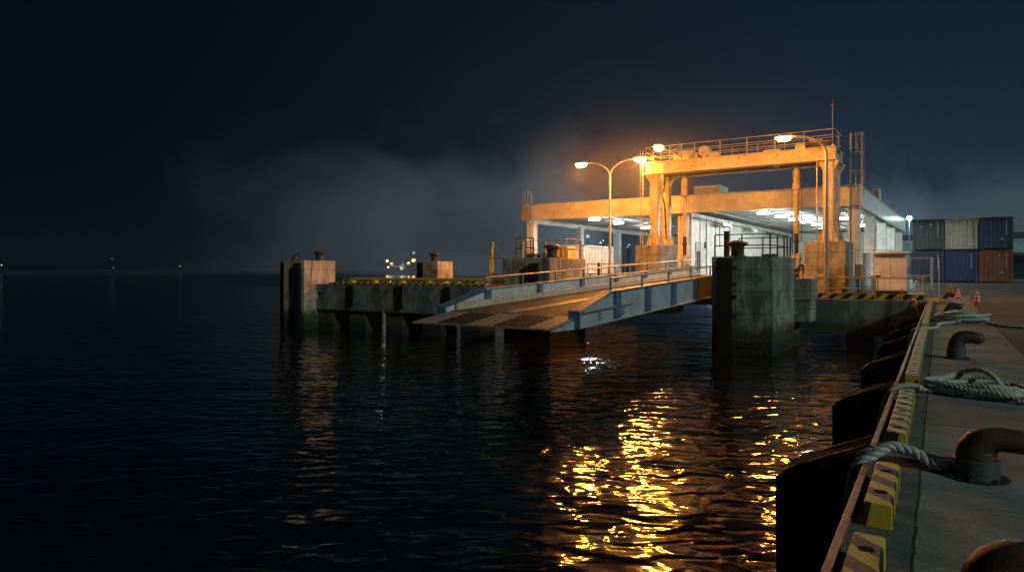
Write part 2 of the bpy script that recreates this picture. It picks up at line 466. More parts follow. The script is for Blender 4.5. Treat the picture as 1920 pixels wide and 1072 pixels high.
b0 = bollard(); b0.location = Q(.55, 5.5); b0.scale = (1,1,.78); b0['label'] = 'rusty bent bollard behind the rope that crosses the kerb'
bl = [(12.8, 'rusty bent bollard beyond the large coiled rope'), (23.9, 'rusty bent bollard behind the middle coiled rope'),
      (35.2, 'rusty bent bollard standing by the traffic cones'), (3.15, 'dark bent bollard cut off by the bottom corner of the frame')]
for y, l in bl: dup(b0, Q(.57 if y > 4 else .52, y), l, R(random.uniform(-6,6))).scale = (1,1,1 if y > 4 else .85)

# ------------------------------------------------------------------ ropes
def smoothpath(pts, step=.02):
    pts = [Vector(p) for p in pts]; out = []
    for i in range(len(pts)-1):
        p0 = pts[max(i-1,0)]; p1 = pts[i]; p2 = pts[i+1]; p3 = pts[min(i+2,len(pts)-1)]
        n = max(2, int((p2-p1).length/step))
        for k in range(n):
            t = k/n
            out.append(.5*((2*p1)+(p2-p0)*t+(2*p0-5*p1+4*p2-p3)*t*t+(3*p1-p0-3*p2+p3)*t**3))
    out.append(pts[-1]); return out
def rope(name, label, pts, r, mat, group=None, step=.022, lay=.16, zmin=None, strands=True):
    p = smoothpath(pts, step)
    if zmin is not None:
        for q in p: q.z = max(q.z, zmin)
    mb = MB()
    if strands:
        n = len(p); T = [(p[min(i+1,n-1)]-p[max(i-1,0)]).normalized() for i in range(n)]
        N = T[0].cross(Vector((0,0,1))); N = N.normalized() if N.length > .05 else Vector((1,0,0))
        lines = [[], [], []]; d = 0
        for i in range(n):
            N = (N-T[i]*N.dot(T[i])).normalized(); B = T[i].cross(N)
            if i: d += (p[i]-p[i-1]).length
            for k in range(3):
                a = 2*math.pi*(d/lay+k/3)
                lines[k].append(p[i]+(N*math.cos(a)+B*math.sin(a))*r*.5)
        for l in lines: mb.tube(l, r*.56, 7)
    else: mb.tube(p, r, 8)
    return tag(mb.build(name, mat), label, 'rope', group)
def coil(cs, cy, rx, ry, turns, r, seed, z0=None):
    rnd = random.Random(seed); pts = []; z0 = z0 or r
    n = turns*10
    for i in range(n):
        a = 2*math.pi*i/10; k = i/n; q = 1-.35*abs(math.sin(a*.37+seed))
        x = cs+(rx*q*math.cos(a)+rnd.uniform(-.05,.05))+.10*rx*math.sin(i*.31)
        y = cy+(ry*q*math.sin(a)+rnd.uniform(-.05,.05))+.12*ry*math.cos(i*.23)
        pts.append(Q(x, y, z0+k*r*5*(1-abs(math.cos(a))*.35)+rnd.uniform(0,r*.8)))
    return pts
GR = 'mooring ropes lying on the quay'
# the rope over the kerb gap by the first bollard
pts = [Q(-.20,5.25,-1.9), Q(-.22,5.3,-.9), Q(-.20,5.35,-.3), Q(-.14,5.4,-.02), Q(-.03,5.45,.085), Q(.06,5.5,.135), Q(.18,5.52,.115), Q(.30,5.5,.06), Q(.36,5.50,.05), Q(.43,5.60,.04)]
rope('mooring_rope', 'thick grey rope from the first bollard over the kerb gap', pts, .036, M['rope'], GR, .014, .17)
rope('mooring_rope', 'second grey strand over the kerb beside the thick rope', [Q(-.23,5.55,-1.9), Q(-.24,5.55,-.7), Q(-.19,5.58,-.1), Q(-.08,5.62,.06), Q(.05,5.64,.10), Q(.2,5.66,.07), Q(.33,5.68,.04), Q(.42,5.72,.035)], .03, M['rope'], GR, .014, .15)
# big coil
pts = [Q(-.24,8.75,-2.0), Q(-.25,8.75,-.9), Q(-.20,8.8,-.2), Q(-.1,8.85,.03), Q(.03,8.9,.08), Q(.16,8.95,.07), Q(.26,8.95,.04)]
c = coil(.78, 9.15, .50, .46, 6, .024, 3)
c2 = [Q(.36,9.3,.08), Q(.52,9.6,.16), Q(.72,9.5,.235), Q(.86,9.25,.19), Q(.93,8.95,.09), Q(1.05,8.72,.03), Q(1.3,8.8,.028), Q(1.6,9.05,.028), Q(1.75,9.4,.028), Q(1.5,9.7,.028)]
rope('coiled_rope', 'large heap of coiled grey rope between two bollards', pts+c+c2, .029, M['rope'], GR, .016, .13, zmin=-2.0)
pts = [Q(-.24,18.3,-2.0), Q(-.25,18.3,-.9), Q(-.2,18.35,-.1), Q(-.05,18.4,.05), Q(.1,18.5,.04), Q(.3,19.2,.03), Q(.4,20.6,.03)]
rope('coiled_rope', 'flat heap of coiled rope in front of a bent bollard', pts+coil(.85, 22.2, .62, 1.0, 7, .044, 8)+[Q(1.4,21.5,.035), Q(1.7,20.6,.03), Q(2.05,20.3,.03)], .042, M['rope'], GR, .05, .16)
rope('coiled_rope', 'low loops of rope by the platform corner', [Q(-.1,34.2,-.9), Q(-.05,34.3,.0), Q(.06,34.4,.16), Q(.25,34.4,.04)]+coil(.75, 33.9, .5, .9, 3, .03, 5)+[Q(1.3,33.4,.03)], .03, M['rope'], GR, .06, .16)
# hose
pl = [(-2.35,37.3,.03), (-2.1,36.75,.05), (-2.03,36.44,.0), (-1.95,36.38,-.5), (-1.8,36.3,-.85), (-1.62,36.1,-.9), (-1.46,35.7,-.6), (-1.42,35.2,-.15), (-1.37,34.9,.06), (-1.2,34.6,.15), (-.95,34.3,.04), (-.6,34.0,.03)]
rope('hose', 'yellow hose sagging from the platform to the quay', pl, .028, M['hose'], None, .05, strands=False)

# ------------------------------------------------------------------ traffic cones
M['cone_red'] = plain('cone_red_plastic', (.62,.045,.03), .45)
M['cone_white'] = plain('cone_white_band', (.75,.72,.68), .5)
def cone():
    t = thing('traffic_cone', 'x', 'cone', (0,0,0), 'red traffic cones on the quay')
    def rr(z): return .155-.128*(z-.03)/.69
    MB().box(-.19,.19,-.19,.19,0,.03).build('base', M['cone_red'], t, bevel=.01)
    prof = [(rr(.03),.03)]+[(rr(z), z) for z in (.2,.4,.6)]+[(.027,.72), (.015,.73)]
    MB().lathe(prof, (0,0,0), 18).build('body', M['cone_red'], t)
    for z in (.16,.33,.50):
        MB().lathe([(rr(z)+.004,z), (rr(z+.085)+.004,z+.085)], (0,0,0), 18).build('band', M['cone_white'], t)
    return t
c0 = cone(); c0.scale = (.85,.85,.84); c0.location = (.28, 34.35, 0); c0['label'] = 'upright red traffic cone standing apart on the asphalt joint'
dup(c0, (-.44,39.6,0), 'red traffic cone beside the yellow stand')
lean = dup(c0, (-1.86,37.6,.02), 'red traffic cone leaning at the platform rail'); lean.rotation_euler = (0, R(-13), 0)
t = thing('barrier_stand', 'small yellow folding stand next to a red cone', 'barrier', (-.80,39.9,0))
mb = MB()
for s in (-1,1):
    mb.bar((-.80+s*.17,39.72,0), (-.80+s*.07,39.9,.78), .05); mb.bar((-.80+s*.17,40.1,0), (-.80+s*.07,39.92,.78), .05)
mb.build('leg', M['yellow'], t)
mb = MB(); mb.box(-.91,-.69,39.80,39.84,.34,.52); mb.build('board', M['yellow'], t); MB().box(-.88,-.72,39.86,39.96,.72,.79).build('hinge_cap', M['yellow'], t)

# ------------------------------------------------------------------ piers, dolphins and concrete blocks
def mushroom(x, y, z, label, k=1.):
    t = thing('mooring_bollard', label, 'bollard', (x,y,z), 'iron mushroom bollards on the concrete piers')
    MB().lathe([(.34*k,0),(.34*k,.04*k),(.27*k,.06*k),(.255*k,.14*k),(.25*k,.30*k),(.27*k,.40*k),(.30*k,.45*k)], (x,y,z), 28).build('post', M['castiron'], t)
    MB().lathe([(.29*k,.45*k),(.37*k,.48*k),(.40*k,.53*k),(.39*k,.58*k),(.30*k,.635*k),(.12*k,.66*k)], (x,y,z), 28).build('cap', M['castiron'], t)
    return t
def railing(mb, path, h, post=.03, rails=(1.,.5), gap=1.2, z=None):
    for a, e in zip(path, path[1:]):
        a = Vector(a); e = Vector(e); n = max(1, round((e-a).length/gap))
        for i in range(n+1):
            p = a.lerp(e, i/n)
            mb.bar(p, p+Vector((0,0,h*.995)), post*1.2)
        for r in rails: mb.tube([a+Vector((0,0,h*r)), e+Vector((0,0,h*r))], post*.62, 6)

PT = 1.97
t = thing('concrete_pier', 'tall stained concrete pier with black fender, closest to the camera', 'pier', (-8.1,32.4,WATER))
b = MB(); b.prism([(-9.4,30.27,-4), (-6.84,30.27,-4), (-6.84,34.6,-4), (-9.4,34.6,-4)], (0,0,4+PT)); b.build('body', M['conc'], t, bevel=.03)
b = MB(); b.box(-9.02,-8.48,29.93,30.20,-3,1.86); o = b.build('fender', M['rubber'], t, bevel=.02)
b = MB(); b.box(-9.06,-8.44,29.86,29.925,-3,1.90); b.build('face_panel', M['fpanel'], o, bevel=.01)
b = MB()
for z in (1.45,.75,.2,-.6):
    b.box(-8.44,-8.30,30.10,30.262,z,z+.12); b.tube([(-8.36,30.15,z), (-8.35,30.2,z-.4)], .018, 6)
b.build('bracket', M['castiron'], t)
mushroom(-8.55,31.25,PT, 'iron mushroom bollard on the pier closest to the camera', 1.1)
t = thing('pier_railing', 'dark steel railing round the top of the front pier', 'railing', (-8.2,32,PT))
b = MB(); railing(b, [(-9.3,30.42,PT), (-6.98,30.42,PT), (-6.98,34.4,PT)], .95, .042, gap=1.3); b.build('rail', M['darksteel'], t)
b = MB(); railing(b, [(-9.3,34.3,PT), (-7.1,34.3,PT)], .95, .04); b.build('back_rail', M['darksteel'], t)
t = thing('guide_post', 'rusty square guide post beside the front pier', 'post', (-10.0,34.0,-.9))
MB().box(-9.98,-9.74,34.05,34.25,-.9,3.25).build('post', M['rust'], t, bevel=.01)
MB().box(-10.02,-9.70,34.02,34.28,3.25,3.28).build('cap', M['castiron'], t)
t = thing('steel_box', 'low dark steel box on the front pier', 'box', (-7.6,33,PT))
MB().box(-7.9,-7.3,32.8,33.2,PT,PT+.13).build('body', M['darksteel'], t, bevel=.01); MB().box(-7.92,-7.28,32.78,33.22,PT+.13,PT+.15).build('lid', M['castiron'], t)

# link block behind the front pier
t = thing('concrete_block', 'stained concrete link block between the front pier and platform', 'block', (-7.3,35.5,WATER))
b = MB(); b.box(-8.9,-6.14,34.7,36.44,-.02,1.0); b.build('top', M['conc_dry'], t, bevel=.02)
b = MB(); b.box(-8.85,-6.2,34.75,36.4,-1.05,-.02); b.build('body', M['conc'], t, bevel=.02)
b = MB(); b.box(-8.6,-6.9,35.0,36.2,-4,-1.05); b.build('pile', M['conc'], t, bevel=.02)
# platform piles
for i, (x, y) in enumerate(((-4.6,37.4), (-3.0,37.4), (-4.6,41), (-3.0,41))):
    b = MB(); b.lathe([(.42,-4.), (.42,-1.66)], (x,y,0), 20)
    tag(b.build('pile', M['conc']), ['round concrete pile under the platform edge next to the pier', 'round concrete pile under the platform edge next to the quay', 'round pile deep under the platform on the pier side', 'round pile deep under the platform on the quay side'][i], 'pile', 'piles under the platform')

# dolphin at the seaward end
t = thing('concrete_dolphin', 'lone concrete dolphin standing at the seaward end of the jetty', 'dolphin', (-34.8,29.8,WATER))
b = MB(); b.box(-35.6,-33.7,28.5,31.0,-4,2.0); b.build('body', M['conc_lamplit'], t, bevel=.03)
b = MB(); b.box(-36.1,-35.62,28.65,30.85,-3,1.9); b.build('fender', M['rubber'], t, bevel=.02)
b = MB(); b.box(-34.35,-33.95,28.22,28.49,-3,1.85); b.build('front_fender', M['rubber'], t, bevel=.02)
mushroom(-34.25,30.2,2.0, 'iron mushroom bollard on the lone seaward dolphin', .92)
t = thing('mooring_ring', 'iron ring lying on the seaward dolphin', 'ring', (-34.6,28.8,2.0))
b = MB(); b.tube(arc((-34.62,28.75,2.2), .22, 0, 360, 20, (1,0,0), (0,.2,.98)), .045, 8); b.build('ring', M['rust'], t)
b = MB(); b.box(-35.0,-34.8,28.7,28.9,2.0,2.3); b.build('lug', M['rust'], t)
# rear dolphin
t = thing('concrete_dolphin', 'smaller concrete dolphin behind the jetty deck', 'dolphin', (-31.6,38.6,WATER))
b = MB(); b.box(-32.1,-30.75,37.6,39.3,-4,2.02); b.build('body', M['conc_lamplit'], t, bevel=.03)
b = MB(); b.box(-32.75,-32.12,37.7,39.2,-3,1.95); b.build('fender', M['rubber'], t, bevel=.02)
mushroom(-31.6,38.3,2.02, 'iron mushroom bollard on the smaller rear dolphin', .95)

# jetty deck (ground of the far side)
DZ = .55
poly = [(-33.66,29.5), (-20.98,29.5), (-20.98,35.3), (-16.4,35.3), (-16.4,44.6), (-16.4,47.9), (-26,47.9), (-26,36.4), (-39,36.4), (-39,31.15), (-33.66,31.15)]
b = MB(); b.prism([(x,y,DZ-.55) for x, y in poly], (0,0,.55))
tag(struct(b.build('jetty_deck', M['deck_conc'], bevel=.02)), 'concrete jetty deck on piles', 'jetty deck')
t = thing('jetty_beam', 'stained concrete edge beam under the jetty deck', 'beam', (-27,29.8,-.8))
b = MB(); b.prism([(-33.68,29.42,-1.0), (-21,29.42,-1.0), (-21,29.42,.54), (-32.7,29.42,.54), (-33.68,29.42,-.55)], (0,.9,0)); b.build('beam', M['deck_conc'], t, bevel=.02)
b = MB()
for x in (-30.5,-26.6,-23.2): b.box(x-.35,x+.02,29.30,29.415,-.75,.5)
b.build('rubber_strip', M['rubber'], t)
lab = ['jetty pile closest to the seaward dolphin', 'second jetty pile from the seaward dolphin', 'third jetty pile from the seaward dolphin', 'jetty pile beneath the ramp tip', 'jetty pile farthest from the seaward dolphin']
for i, x in enumerate((-33.0,-30.3,-27.4,-24.6,-22.0)):
    b = MB(); b.box(x-.65,x+.65,29.6,31.0,-4,-1.0)
    tag(b.build('pile', M['conc'], bevel=.02), 'square concrete '+lab[i], 'pile', 'piles under the jetty')
# striped kerbs + yellow guard pipe on the jetty
b = MB(); b.box(-32.6,-21.0,29.47,29.64,DZ+.002,DZ+.12)
tag(b.build('deck_kerb', M['hazard_deck'], bevel=.01), 'striped kerb along the front of the jetty deck', 'kerb')
t = thing('guard_rail', 'yellow guard pipe on short posts along the jetty front', 'guard rail', (-27,29.9,DZ))
b = MB(); b.tube([(-31.2,29.9,DZ+.33), (-21.05,29.9,DZ+.33)], .085, 10); b.build('pipe', M['yellow'], t)
for x in (-31.0,-29.1,-27.0,-25.0,-23.0,-21.4):
    MB().box(x-.14,x+.14,29.66,30.0,DZ,DZ+.27).build('post', M['yellow'], t, bevel=.01)
lab = ['striped kerb block at the seaward back corner of the jetty', 'striped kerb block in the middle of the jetty back edge', 'striped kerb block behind the jetty guard pipe']
for i, (x0, x1) in enumerate(((-38.6,-34.0), (-33.6,-29.0), (-28.5,-26.2))):
    b = MB(); b.box(x0,x1,36.0,36.25,DZ+.002,DZ+.19)
    tag(b.build('deck_kerb', M['hazard_deck'], bevel=.02), lab[i], 'kerb', 'kerb blocks on the jetty back edge')

# block on the far side of the ramp
t = thing('concrete_pier', 'wide concrete pier on the far side of the ramp', 'pier', (-19.5,33.2,WATER))
b = MB(); b.box(-20.95,-18.1,31.2,35.25,-4,2.04); b.build('body', M['conc_lamplit'], t, bevel=.03)
b = MB(); b.box(-19.25,-18.75,30.93,31.19,-3,1.75); b.build('fender', M['rubber'], t, bevel=.02)
mushroom(-18.75,32.6,2.04, 'iron mushroom bollard on the pier beyond the ramp', 1.12)
t = thing('pier_railing', 'dark steel railing on the pier beyond the ramp', 'railing', (-19.6,32.5,2.04))
b = MB(); railing(b, [(-20.6,31.9,2.04), (-19.2,31.4,2.04)], 1.05, .045, gap=1.0); railing(b, [(-20.6,31.9,2.04), (-20.6,34.9,2.04)], 1.05, .04, gap=1.5); b.build('front_rail', M['darksteel'], t)
b = MB(); railing(b, [(-20.6,34.95,2.04), (-18.3,34.95,2.04)], 1.05, .045, gap=2.3); railing(b, [(-18.25,33.2,2.04), (-18.25,34.95,2.04)], 1.05, .045, gap=2.); b.build('back_rail', M['cream'], t)
t = thing('scrap_chain', 'heap of dark chain beside the bollard beyond the ramp', 'chain', (-19.5,32.3,2.04))
b = MB()
for i in range(26):
    x = -20.1+random.random()*1.0; y = 32.0+random.random()*.5; z = 2.09+random.random()*.22*(1-abs(x+19.5))
    a = random.random()*6; b.tube(arc((x,y,z), .09, 0, 360, 10, (math.cos(a),math.sin(a),.2), (-.3*math.sin(a),.3*math.cos(a),.9)), .022, 5)
b.build('links', M['castiron'], t)

# yellow posts and gate on the jetty
for i, (x, y, h) in enumerate(((-22.5,32.3,2.35), (-21.3,33.6,2.4))):
    t = thing('yellow_post', ['tall yellow post beside the jetty gate', 'tall yellow post against the pier beyond the ramp'][i], 'post', (x,y,DZ), 'tall yellow posts on the jetty')
    MB().tube([(x,y,DZ), (x,y,DZ+h)], .085, 12).build('pole', M['yellow'], t)
    b = MB(); b.ell((x+.03,y-.02,DZ+h), .13, .11, .09); b.tube([(x,y,DZ+h-.12), (x+.17,y,DZ+h-.12)], .05, 8); b.build('cap', M['yellow'], t)
t = thing('wire_stay', 'thin wire running down from the yellow post', 'wire', (-22.4,32.3,DZ))
b = MB(); b.tube([(-22.35,32.3,DZ+2.25), (-21.9,32.4,DZ+1.72), (-21.4,32.5,DZ+1.3)], .012, 5); b.build('wire', M['galv'], t)
t = thing('jetty_gate', 'yellow framed gate at the end of the guard pipe', 'gate', (-21.9,31.6,DZ))
b = MB()
for x in (-22.15,-21.2): b.bar((x,31.6,DZ), (x,31.6,DZ+1.55), .07)
for z in (1.5,.62): b.bar((-22.15,31.6,DZ+z), (-21.2,31.6,DZ+z), .06)
b.build('frame', M['yellow'], t)
b = MB(); b.box(-22.1,-21.25,31.58,31.62,DZ+.06,DZ+.42); b.build('panel', M['pale'], t)

# ------------------------------------------------------------------ linkspan ramp
SL = .0425
def rz(y): return -.06+(y-19.6)*SL
XL, XR = -15.45, -10.3
t = thing('ferry_ramp', 'blue steel vehicle ramp sloping down over the water', 'ramp', (-12.9,30,0))
Y0, Y1 = 19.6, 46.6
b = MB(); b.hexa([(XL,Y0,rz(Y0)-.22), (XR,Y0,rz(Y0)-.22), (XR,Y1,rz(Y1)-.22), (XL,Y1,rz(Y1)-.22)], [(XL,Y0,rz(Y0)), (XR,Y0,rz(Y0)), (XR,Y1,rz(Y1)), (XL,Y1,rz(Y1))])
deck = b.build('deck', M['tread'], t)
b = MB(); xm = (XL+XR)/2-.1
b.hexa([(xm-.22,Y0+.02,rz(Y0)+.003), (xm+.22,Y0+.02,rz(Y0)+.003), (xm+.22,Y1,rz(Y1)+.003), (xm-.22,Y1,rz(Y1)+.003)], [(xm-.22,Y0+.02,rz(Y0)+.03), (xm+.22,Y0+.02,rz(Y0)+.03), (xm+.22,Y1,rz(Y1)+.03), (xm-.22,Y1,rz(Y1)+.03)])
b.build('centre_strip', M['flap'], deck)
b = MB()
for k in range(14):
    y = Y0+.6+k*2.0; b.box(XL+.02,XR-.02,y-.12,y+.12,rz(y)-.42,rz(y)-.225)
b.build('cross_beam', M['bluedark'], t)
# flap
FT = 17.55; fz0 = rz(Y0)-.005; fz1 = -.335
def fz(y): return fz1+(fz0-fz1)*(y-FT)/(Y0-.05-FT)
b = MB(); b.hexa([(XL,FT,fz1-.05), (XR+.02,FT,fz1-.05), (XR+.02,Y0-.05,fz0-.16), (XL,Y0-.05,fz0-.16)], [(XL,FT,fz1), (XR+.02,FT,fz1), (XR+.02,Y0-.05,fz0), (XL,Y0-.05,fz0)])
flap = b.build('flap', M['flap'], t, bevel=.006)
W = XR-XL
for (a, c) in ((.20,.42), (.63,.86)):
    b = MB(); n = 8
    for i in range(n):
        y = FT+.12+(Y0-.3-FT)*i/n
        b.hexa([(XL+W*a,y,fz(y)+.003), (XL+W*c,y,fz(y)+.003), (XL+W*c,y+.09,fz(y+.09)+.003), (XL+W*a,y+.09,fz(y+.09)+.003)],
               [(XL+W*a,y,fz(y)+.022), (XL+W*c,y,fz(y)+.022), (XL+W*c,y+.09,fz(y+.09)+.022), (XL+W*a,y+.09,fz(y+.09)+.022)])
    for i in range(9):
        x = XL+W*(a+(c-a)*i/8)
        b.hexa([(x-.02,FT+.1,fz(FT+.1)+.002), (x+.02,FT+.1,fz(FT+.1)+.002), (x+.02,Y0-.2,fz(Y0-.2)+.002), (x-.02,Y0-.2,fz(Y0-.2)+.002)],
               [(x-.02,FT+.1,fz(FT+.1)+.018), (x+.02,FT+.1,fz(FT+.1)+.018), (x+.02,Y0-.2,fz(Y0-.2)+.018), (x-.02,Y0-.2,fz(Y0-.2)+.018)])
    b.build('grip_bars', M['grip'], flap)
b = MB(); b.prism([(XR+.03,FT+.12,fz(FT)-.09), (XR+.03,Y0,rz(Y0)-.10), (XR+.03,Y0,rz(Y0)-.42)], (.04,0,0))
for k in range(4): b.box(XR+.03,XR+.09,FT+.5+k*.4,FT+.56+k*.4,fz(FT+.5+k*.4)-.2,fz(FT+.5+k*.4)-.06)
b.build('side_plate', M['blue'], flap)
b = MB(); b.prism([(XL-.07,FT+.12,fz(FT)-.09), (XL-.07,Y0,rz(Y0)-.10), (XL-.07,Y0,rz(Y0)-.42)], (.04,0,0)); b.build('side_plate', M['blue'], flap)
# girders
def girder(x, side):
    # web
    ya, yb = 19.2, 21.7
    def lo(y): return rz(y)-.33
    def hi(y): return rz(y)+.62
    b = MB(); w = .05
    b.prism([(x,ya,lo(ya)), (x,ya,lo(ya)+.52), (x,yb,hi(yb)), (x,Y1,hi(Y1)), (x,Y1,lo(Y1))], (w*side,0,0))
    g = b.build('girder', M['blue'] if side > 0 else M['blue_lit'], t)
    b = MB()   # flanges: bottom, top, sloped nose
    x0, x1 = x-.13, x+.13+w*side
    def strip(p, q, th):
        b.hexa([(x0,p[0],p[1]), (x1,p[0],p[1]), (x1,q[0],q[1]), (x0,q[0],q[1])], [(x0,p[0],p[1]+th), (x1,p[0],p[1]+th), (x1,q[0],q[1]+th), (x0,q[0],q[1]+th)])
    strip((ya,lo(ya)-.035), (Y1,lo(Y1)-.035), .035)
    strip((yb,hi(yb)+.001), (Y1,hi(Y1)+.001), .035)
    b.build('flange', M['pale'], g)
    b = MB()
    b.hexa([(x-.2,ya-.05,lo(ya)-.03), (x+.2,ya-.05,lo(ya)-.03), (x+.2,ya-.002,lo(ya)-.03), (x-.2,ya-.002,lo(ya)-.03)], [(x-.2,ya-.05,lo(ya)+.52), (x+.2,ya-.05,lo(ya)+.52), (x+.2,ya-.002,lo(ya)+.52), (x-.2,ya-.002,lo(ya)+.52)])
    b.hexa([(x-.2,ya-.05,lo(ya)+.522), (x+.2,ya-.05,lo(ya)+.522), (x+.2,ya-.01,lo(ya)+.522+.001), (x-.2,ya-.01,lo(ya)+.523)], [(x-.2,yb-.05,hi(yb)+.035), (x+.2,yb-.05,hi(yb)+.035), (x+.2,yb-.002,hi(yb)+.002), (x-.2,yb-.002,hi(yb)+.002)])
    b.build('nose_plate', M['bluedark'], g)
    # stiffeners
    if side > 0:
        for k in range(9):
            y = 22.1+k*2.75
            MB().box(x+w+.001,x+w+.12,y-.2,y+.2,lo(y)+.03,hi(y)-.03).build('stiffener', M['bluedark'], g)
    else:
        for k in range(7):
            y = 21.9+k*3.9
            MB().box(x+.052,x+.14,y-.16,y+.16,rz(y)+.26,hi(y)-.02).build('stiffener', M['bluedark'], g)
    # handrail
    b = MB(); xr = x+.02
    n = 9
    for i in range(n+1):
        y = 21.75+(Y1-.2-21.75)*i/n; b.bar((xr,y,hi(y)+.03), (xr,y,hi(y)+.44), .055)
    b.tube([(xr,21.75,hi(21.75)+.45), (xr,Y1-.2,hi(Y1-.2)+.45)], .035, 8)
    b.build('handrail', M['galv'], t)
    return g
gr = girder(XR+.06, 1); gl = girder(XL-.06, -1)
b = MB(); b.hexa([(XL+.005,Y0+.3,rz(Y0+.3)+.002), (XL+.09,Y0+.3,rz(Y0+.3)+.002), (XL+.09,Y1,rz(Y1)+.002), (XL+.005,Y1,rz(Y1)+.002)], [(XL+.005,Y0+.3,rz(Y0+.3)+.24), (XL+.09,Y0+.3,rz(Y0+.3)+.22), (XL+.09,Y1,rz(Y1)+.22), (XL+.005,Y1,rz(Y1)+.24)])
b.build('wheel_kerb', M['cream'], t)
xg = XR+.06+.05; ink = plain('black_marking_paint', (.012,.013,.015), .5)
b = MB(); b.box(xg+.0005,xg+.0045,27.4,27.44,rz(27.4)-.25,rz(27.4)+.52)
for k in range(11):
    z = rz(27.4)-.24+k*.072; b.box(xg+.0005,xg+.005,27.42,27.78,z,z+.03)
b.build('marking', ink, gr)
for y, d in ((20.75,.15), (22.62,.13)):
    b = MB(); b.box(xg+.0005,xg+.0045,y,y+.03,rz(y)-.26,rz(y)-.02)
    for k in range(4): b.box(xg+.0005,xg+.005,y+.005,y+d+.1*(k%2),rz(y)-.26+k*.07,rz(y)-.225+k*.07)
    b.build('marking', ink, gr)
b = MB(); b.tube([(xg+.07,19.5,rz(20)+.08), (xg+.07,23.4,rz(22.6)+.13)], .04, 8); b.box(xg,xg+.07,20.2,20.26,rz(20)+.05,rz(20)+.13); b.box(xg,xg+.07,23.0,23.06,rz(22.6)+.07,rz(22.6)+.17); b.build('pipe', M['galv'], gr)

# ------------------------------------------------------------------ gantry
for i, (x0, x1, lab) in enumerate(((-19.2,-17.4,'orange-lit concrete base block under the far gantry leg'), (-8.3,-6.05,'concrete base block behind the tall lamp pole'))):
    t = thing('base_block', lab, 'concrete block', ((x0+x1)/2,46.3,0), 'concrete blocks carrying the gantry')
    zb = 0. if i else DZ
    MB().box(x0,x1,44.8,48.2,zb if not i else .0,3.1).build('body', M['conc_dry'], t, bevel=.025)
    if i: MB().box(x0-.04,x1-.9,44.55,44.795,0,1.15).build('step', M['conc_dry'], t, bevel=.02)
    else: MB().box(x0+.05,x1+.5,44.82,48.0,-1.5,.54).build('step', M['conc_dry'], t, bevel=.02)
t = thing('lifting_gantry', 'cream painted steel gantry spanning the ferry ramp', 'gantry', (-12.4,46.3,3.1))
GX0, GX1 = -18.55, -6.6
for (y0, nm) in ((44.9,'front_beam'), (47.1,'rear_beam')):
    b = MB(); b.box(GX0,GX1,y0+.08,y0+.62,7.97,8.70); o = b.build(nm, M['cream'], t, bevel=.01)
    b = MB(); b.box(GX0-.05,GX1+.05,y0,y0+.7,7.93,7.968); b.box(GX0-.05,GX1+.05,y0,y0+.7,8.702,8.74); b.build('flange', M['cream'], o)
    b = MB()
    for x in (GX0+.45,GX0+1.35,-15.9,-15.1,-13.9,-11.2,-9.6,-8.8,-7.6): b.box(x-.02,x+.02,y0+.03,y0+.078,7.97,8.70)
    b.build('stiffener', M['cream'], o)
b = MB(); b.box(GX0,GX1,45.65,47.05,8.66,8.70); b.build('walkway', M['galv'], t)
b = MB()
for x in (GX0+.1,-14.5,-10.5,GX1-.4): b.box(x,x+.3,45.55,47.15,8.0,8.5)
b.build('cross_beam', M['cream'], t)
for x in (-17.98,-7.03):
    for y in (45.35,47.45):
        b = MB(); b.box(x-.30,x+.30,y-.27,y+.27,3.14,7.92)
        l = b.build('leg', M['cream'], t, bevel=.05)
        b = MB(); b.box(x-.62,x+.62,y-.5,y+.5,3.102,3.138)
        for s in (-1,1):
            for d in (-.2,.2):
                b.prism([(x+s*.30,y+d-.012,3.14), (x+s*.58,y+d-.012,3.14), (x+s*.30,y+d-.012,3.95)], (0,.024,0))
                b.prism([(x+d*1.1-.012,y+s*.27,3.14), (x+d*1.1-.012,y+s*.48,3.14), (x+d*1.1-.012,y+s*.27,3.95)], (.024,0,0))
        b.build('base_gusset', M['cream'], l)
        for s in (-1,1):
            b = MB(); b.prism([(x+s*.30,y-.2,7.92), (x+s*.62,y-.2,7.92), (x+s*.30,y-.2,7.35)], (0,.4,0))
            b.build('bracket', M['cream'], l)
    b = MB()
    for z0 in (3.6,4.8,6.0): b.bar((x,45.62,z0), (x,47.18,z0+1.1), .09)
    b.build('brace', M['cream'], t)
for k in range(3):
    rc = random.Random(20+k); xx = -17.98+.12*(k-1)
    b = MB(); b.tube(smoothpath([(xx+rc.uniform(-.12,.12), 46.1+.35*k+rc.uniform(-.25,.25), 7.9-.62*i) for i in range(8)], .12), .05, 8); b.build('power_cable', M['cable'], t)
b = MB(); b.tube([(-7.62,45.0,3.2), (-7.62,45.0,7.9)], .04, 8); b.tube([(-17.35,45.0,3.2), (-17.35,45.0,7.9)], .035, 8); b.build('conduit', M['galv'], t)
# railing
b = MB()
for y in (44.98,47.72):
    railing(b, [(GX0+.05,y,8.74), (GX1-.05,y,8.74)], 1.02, .032, (1.,.66,.33), gap=1.65)
for x in (GX0+.05,GX1-.05): railing(b, [(x,44.98,8.74), (x,47.72,8.74)], 1.02, .032, (1.,.66,.33), gap=1.4)
b.build('railing', M['cream'], t)
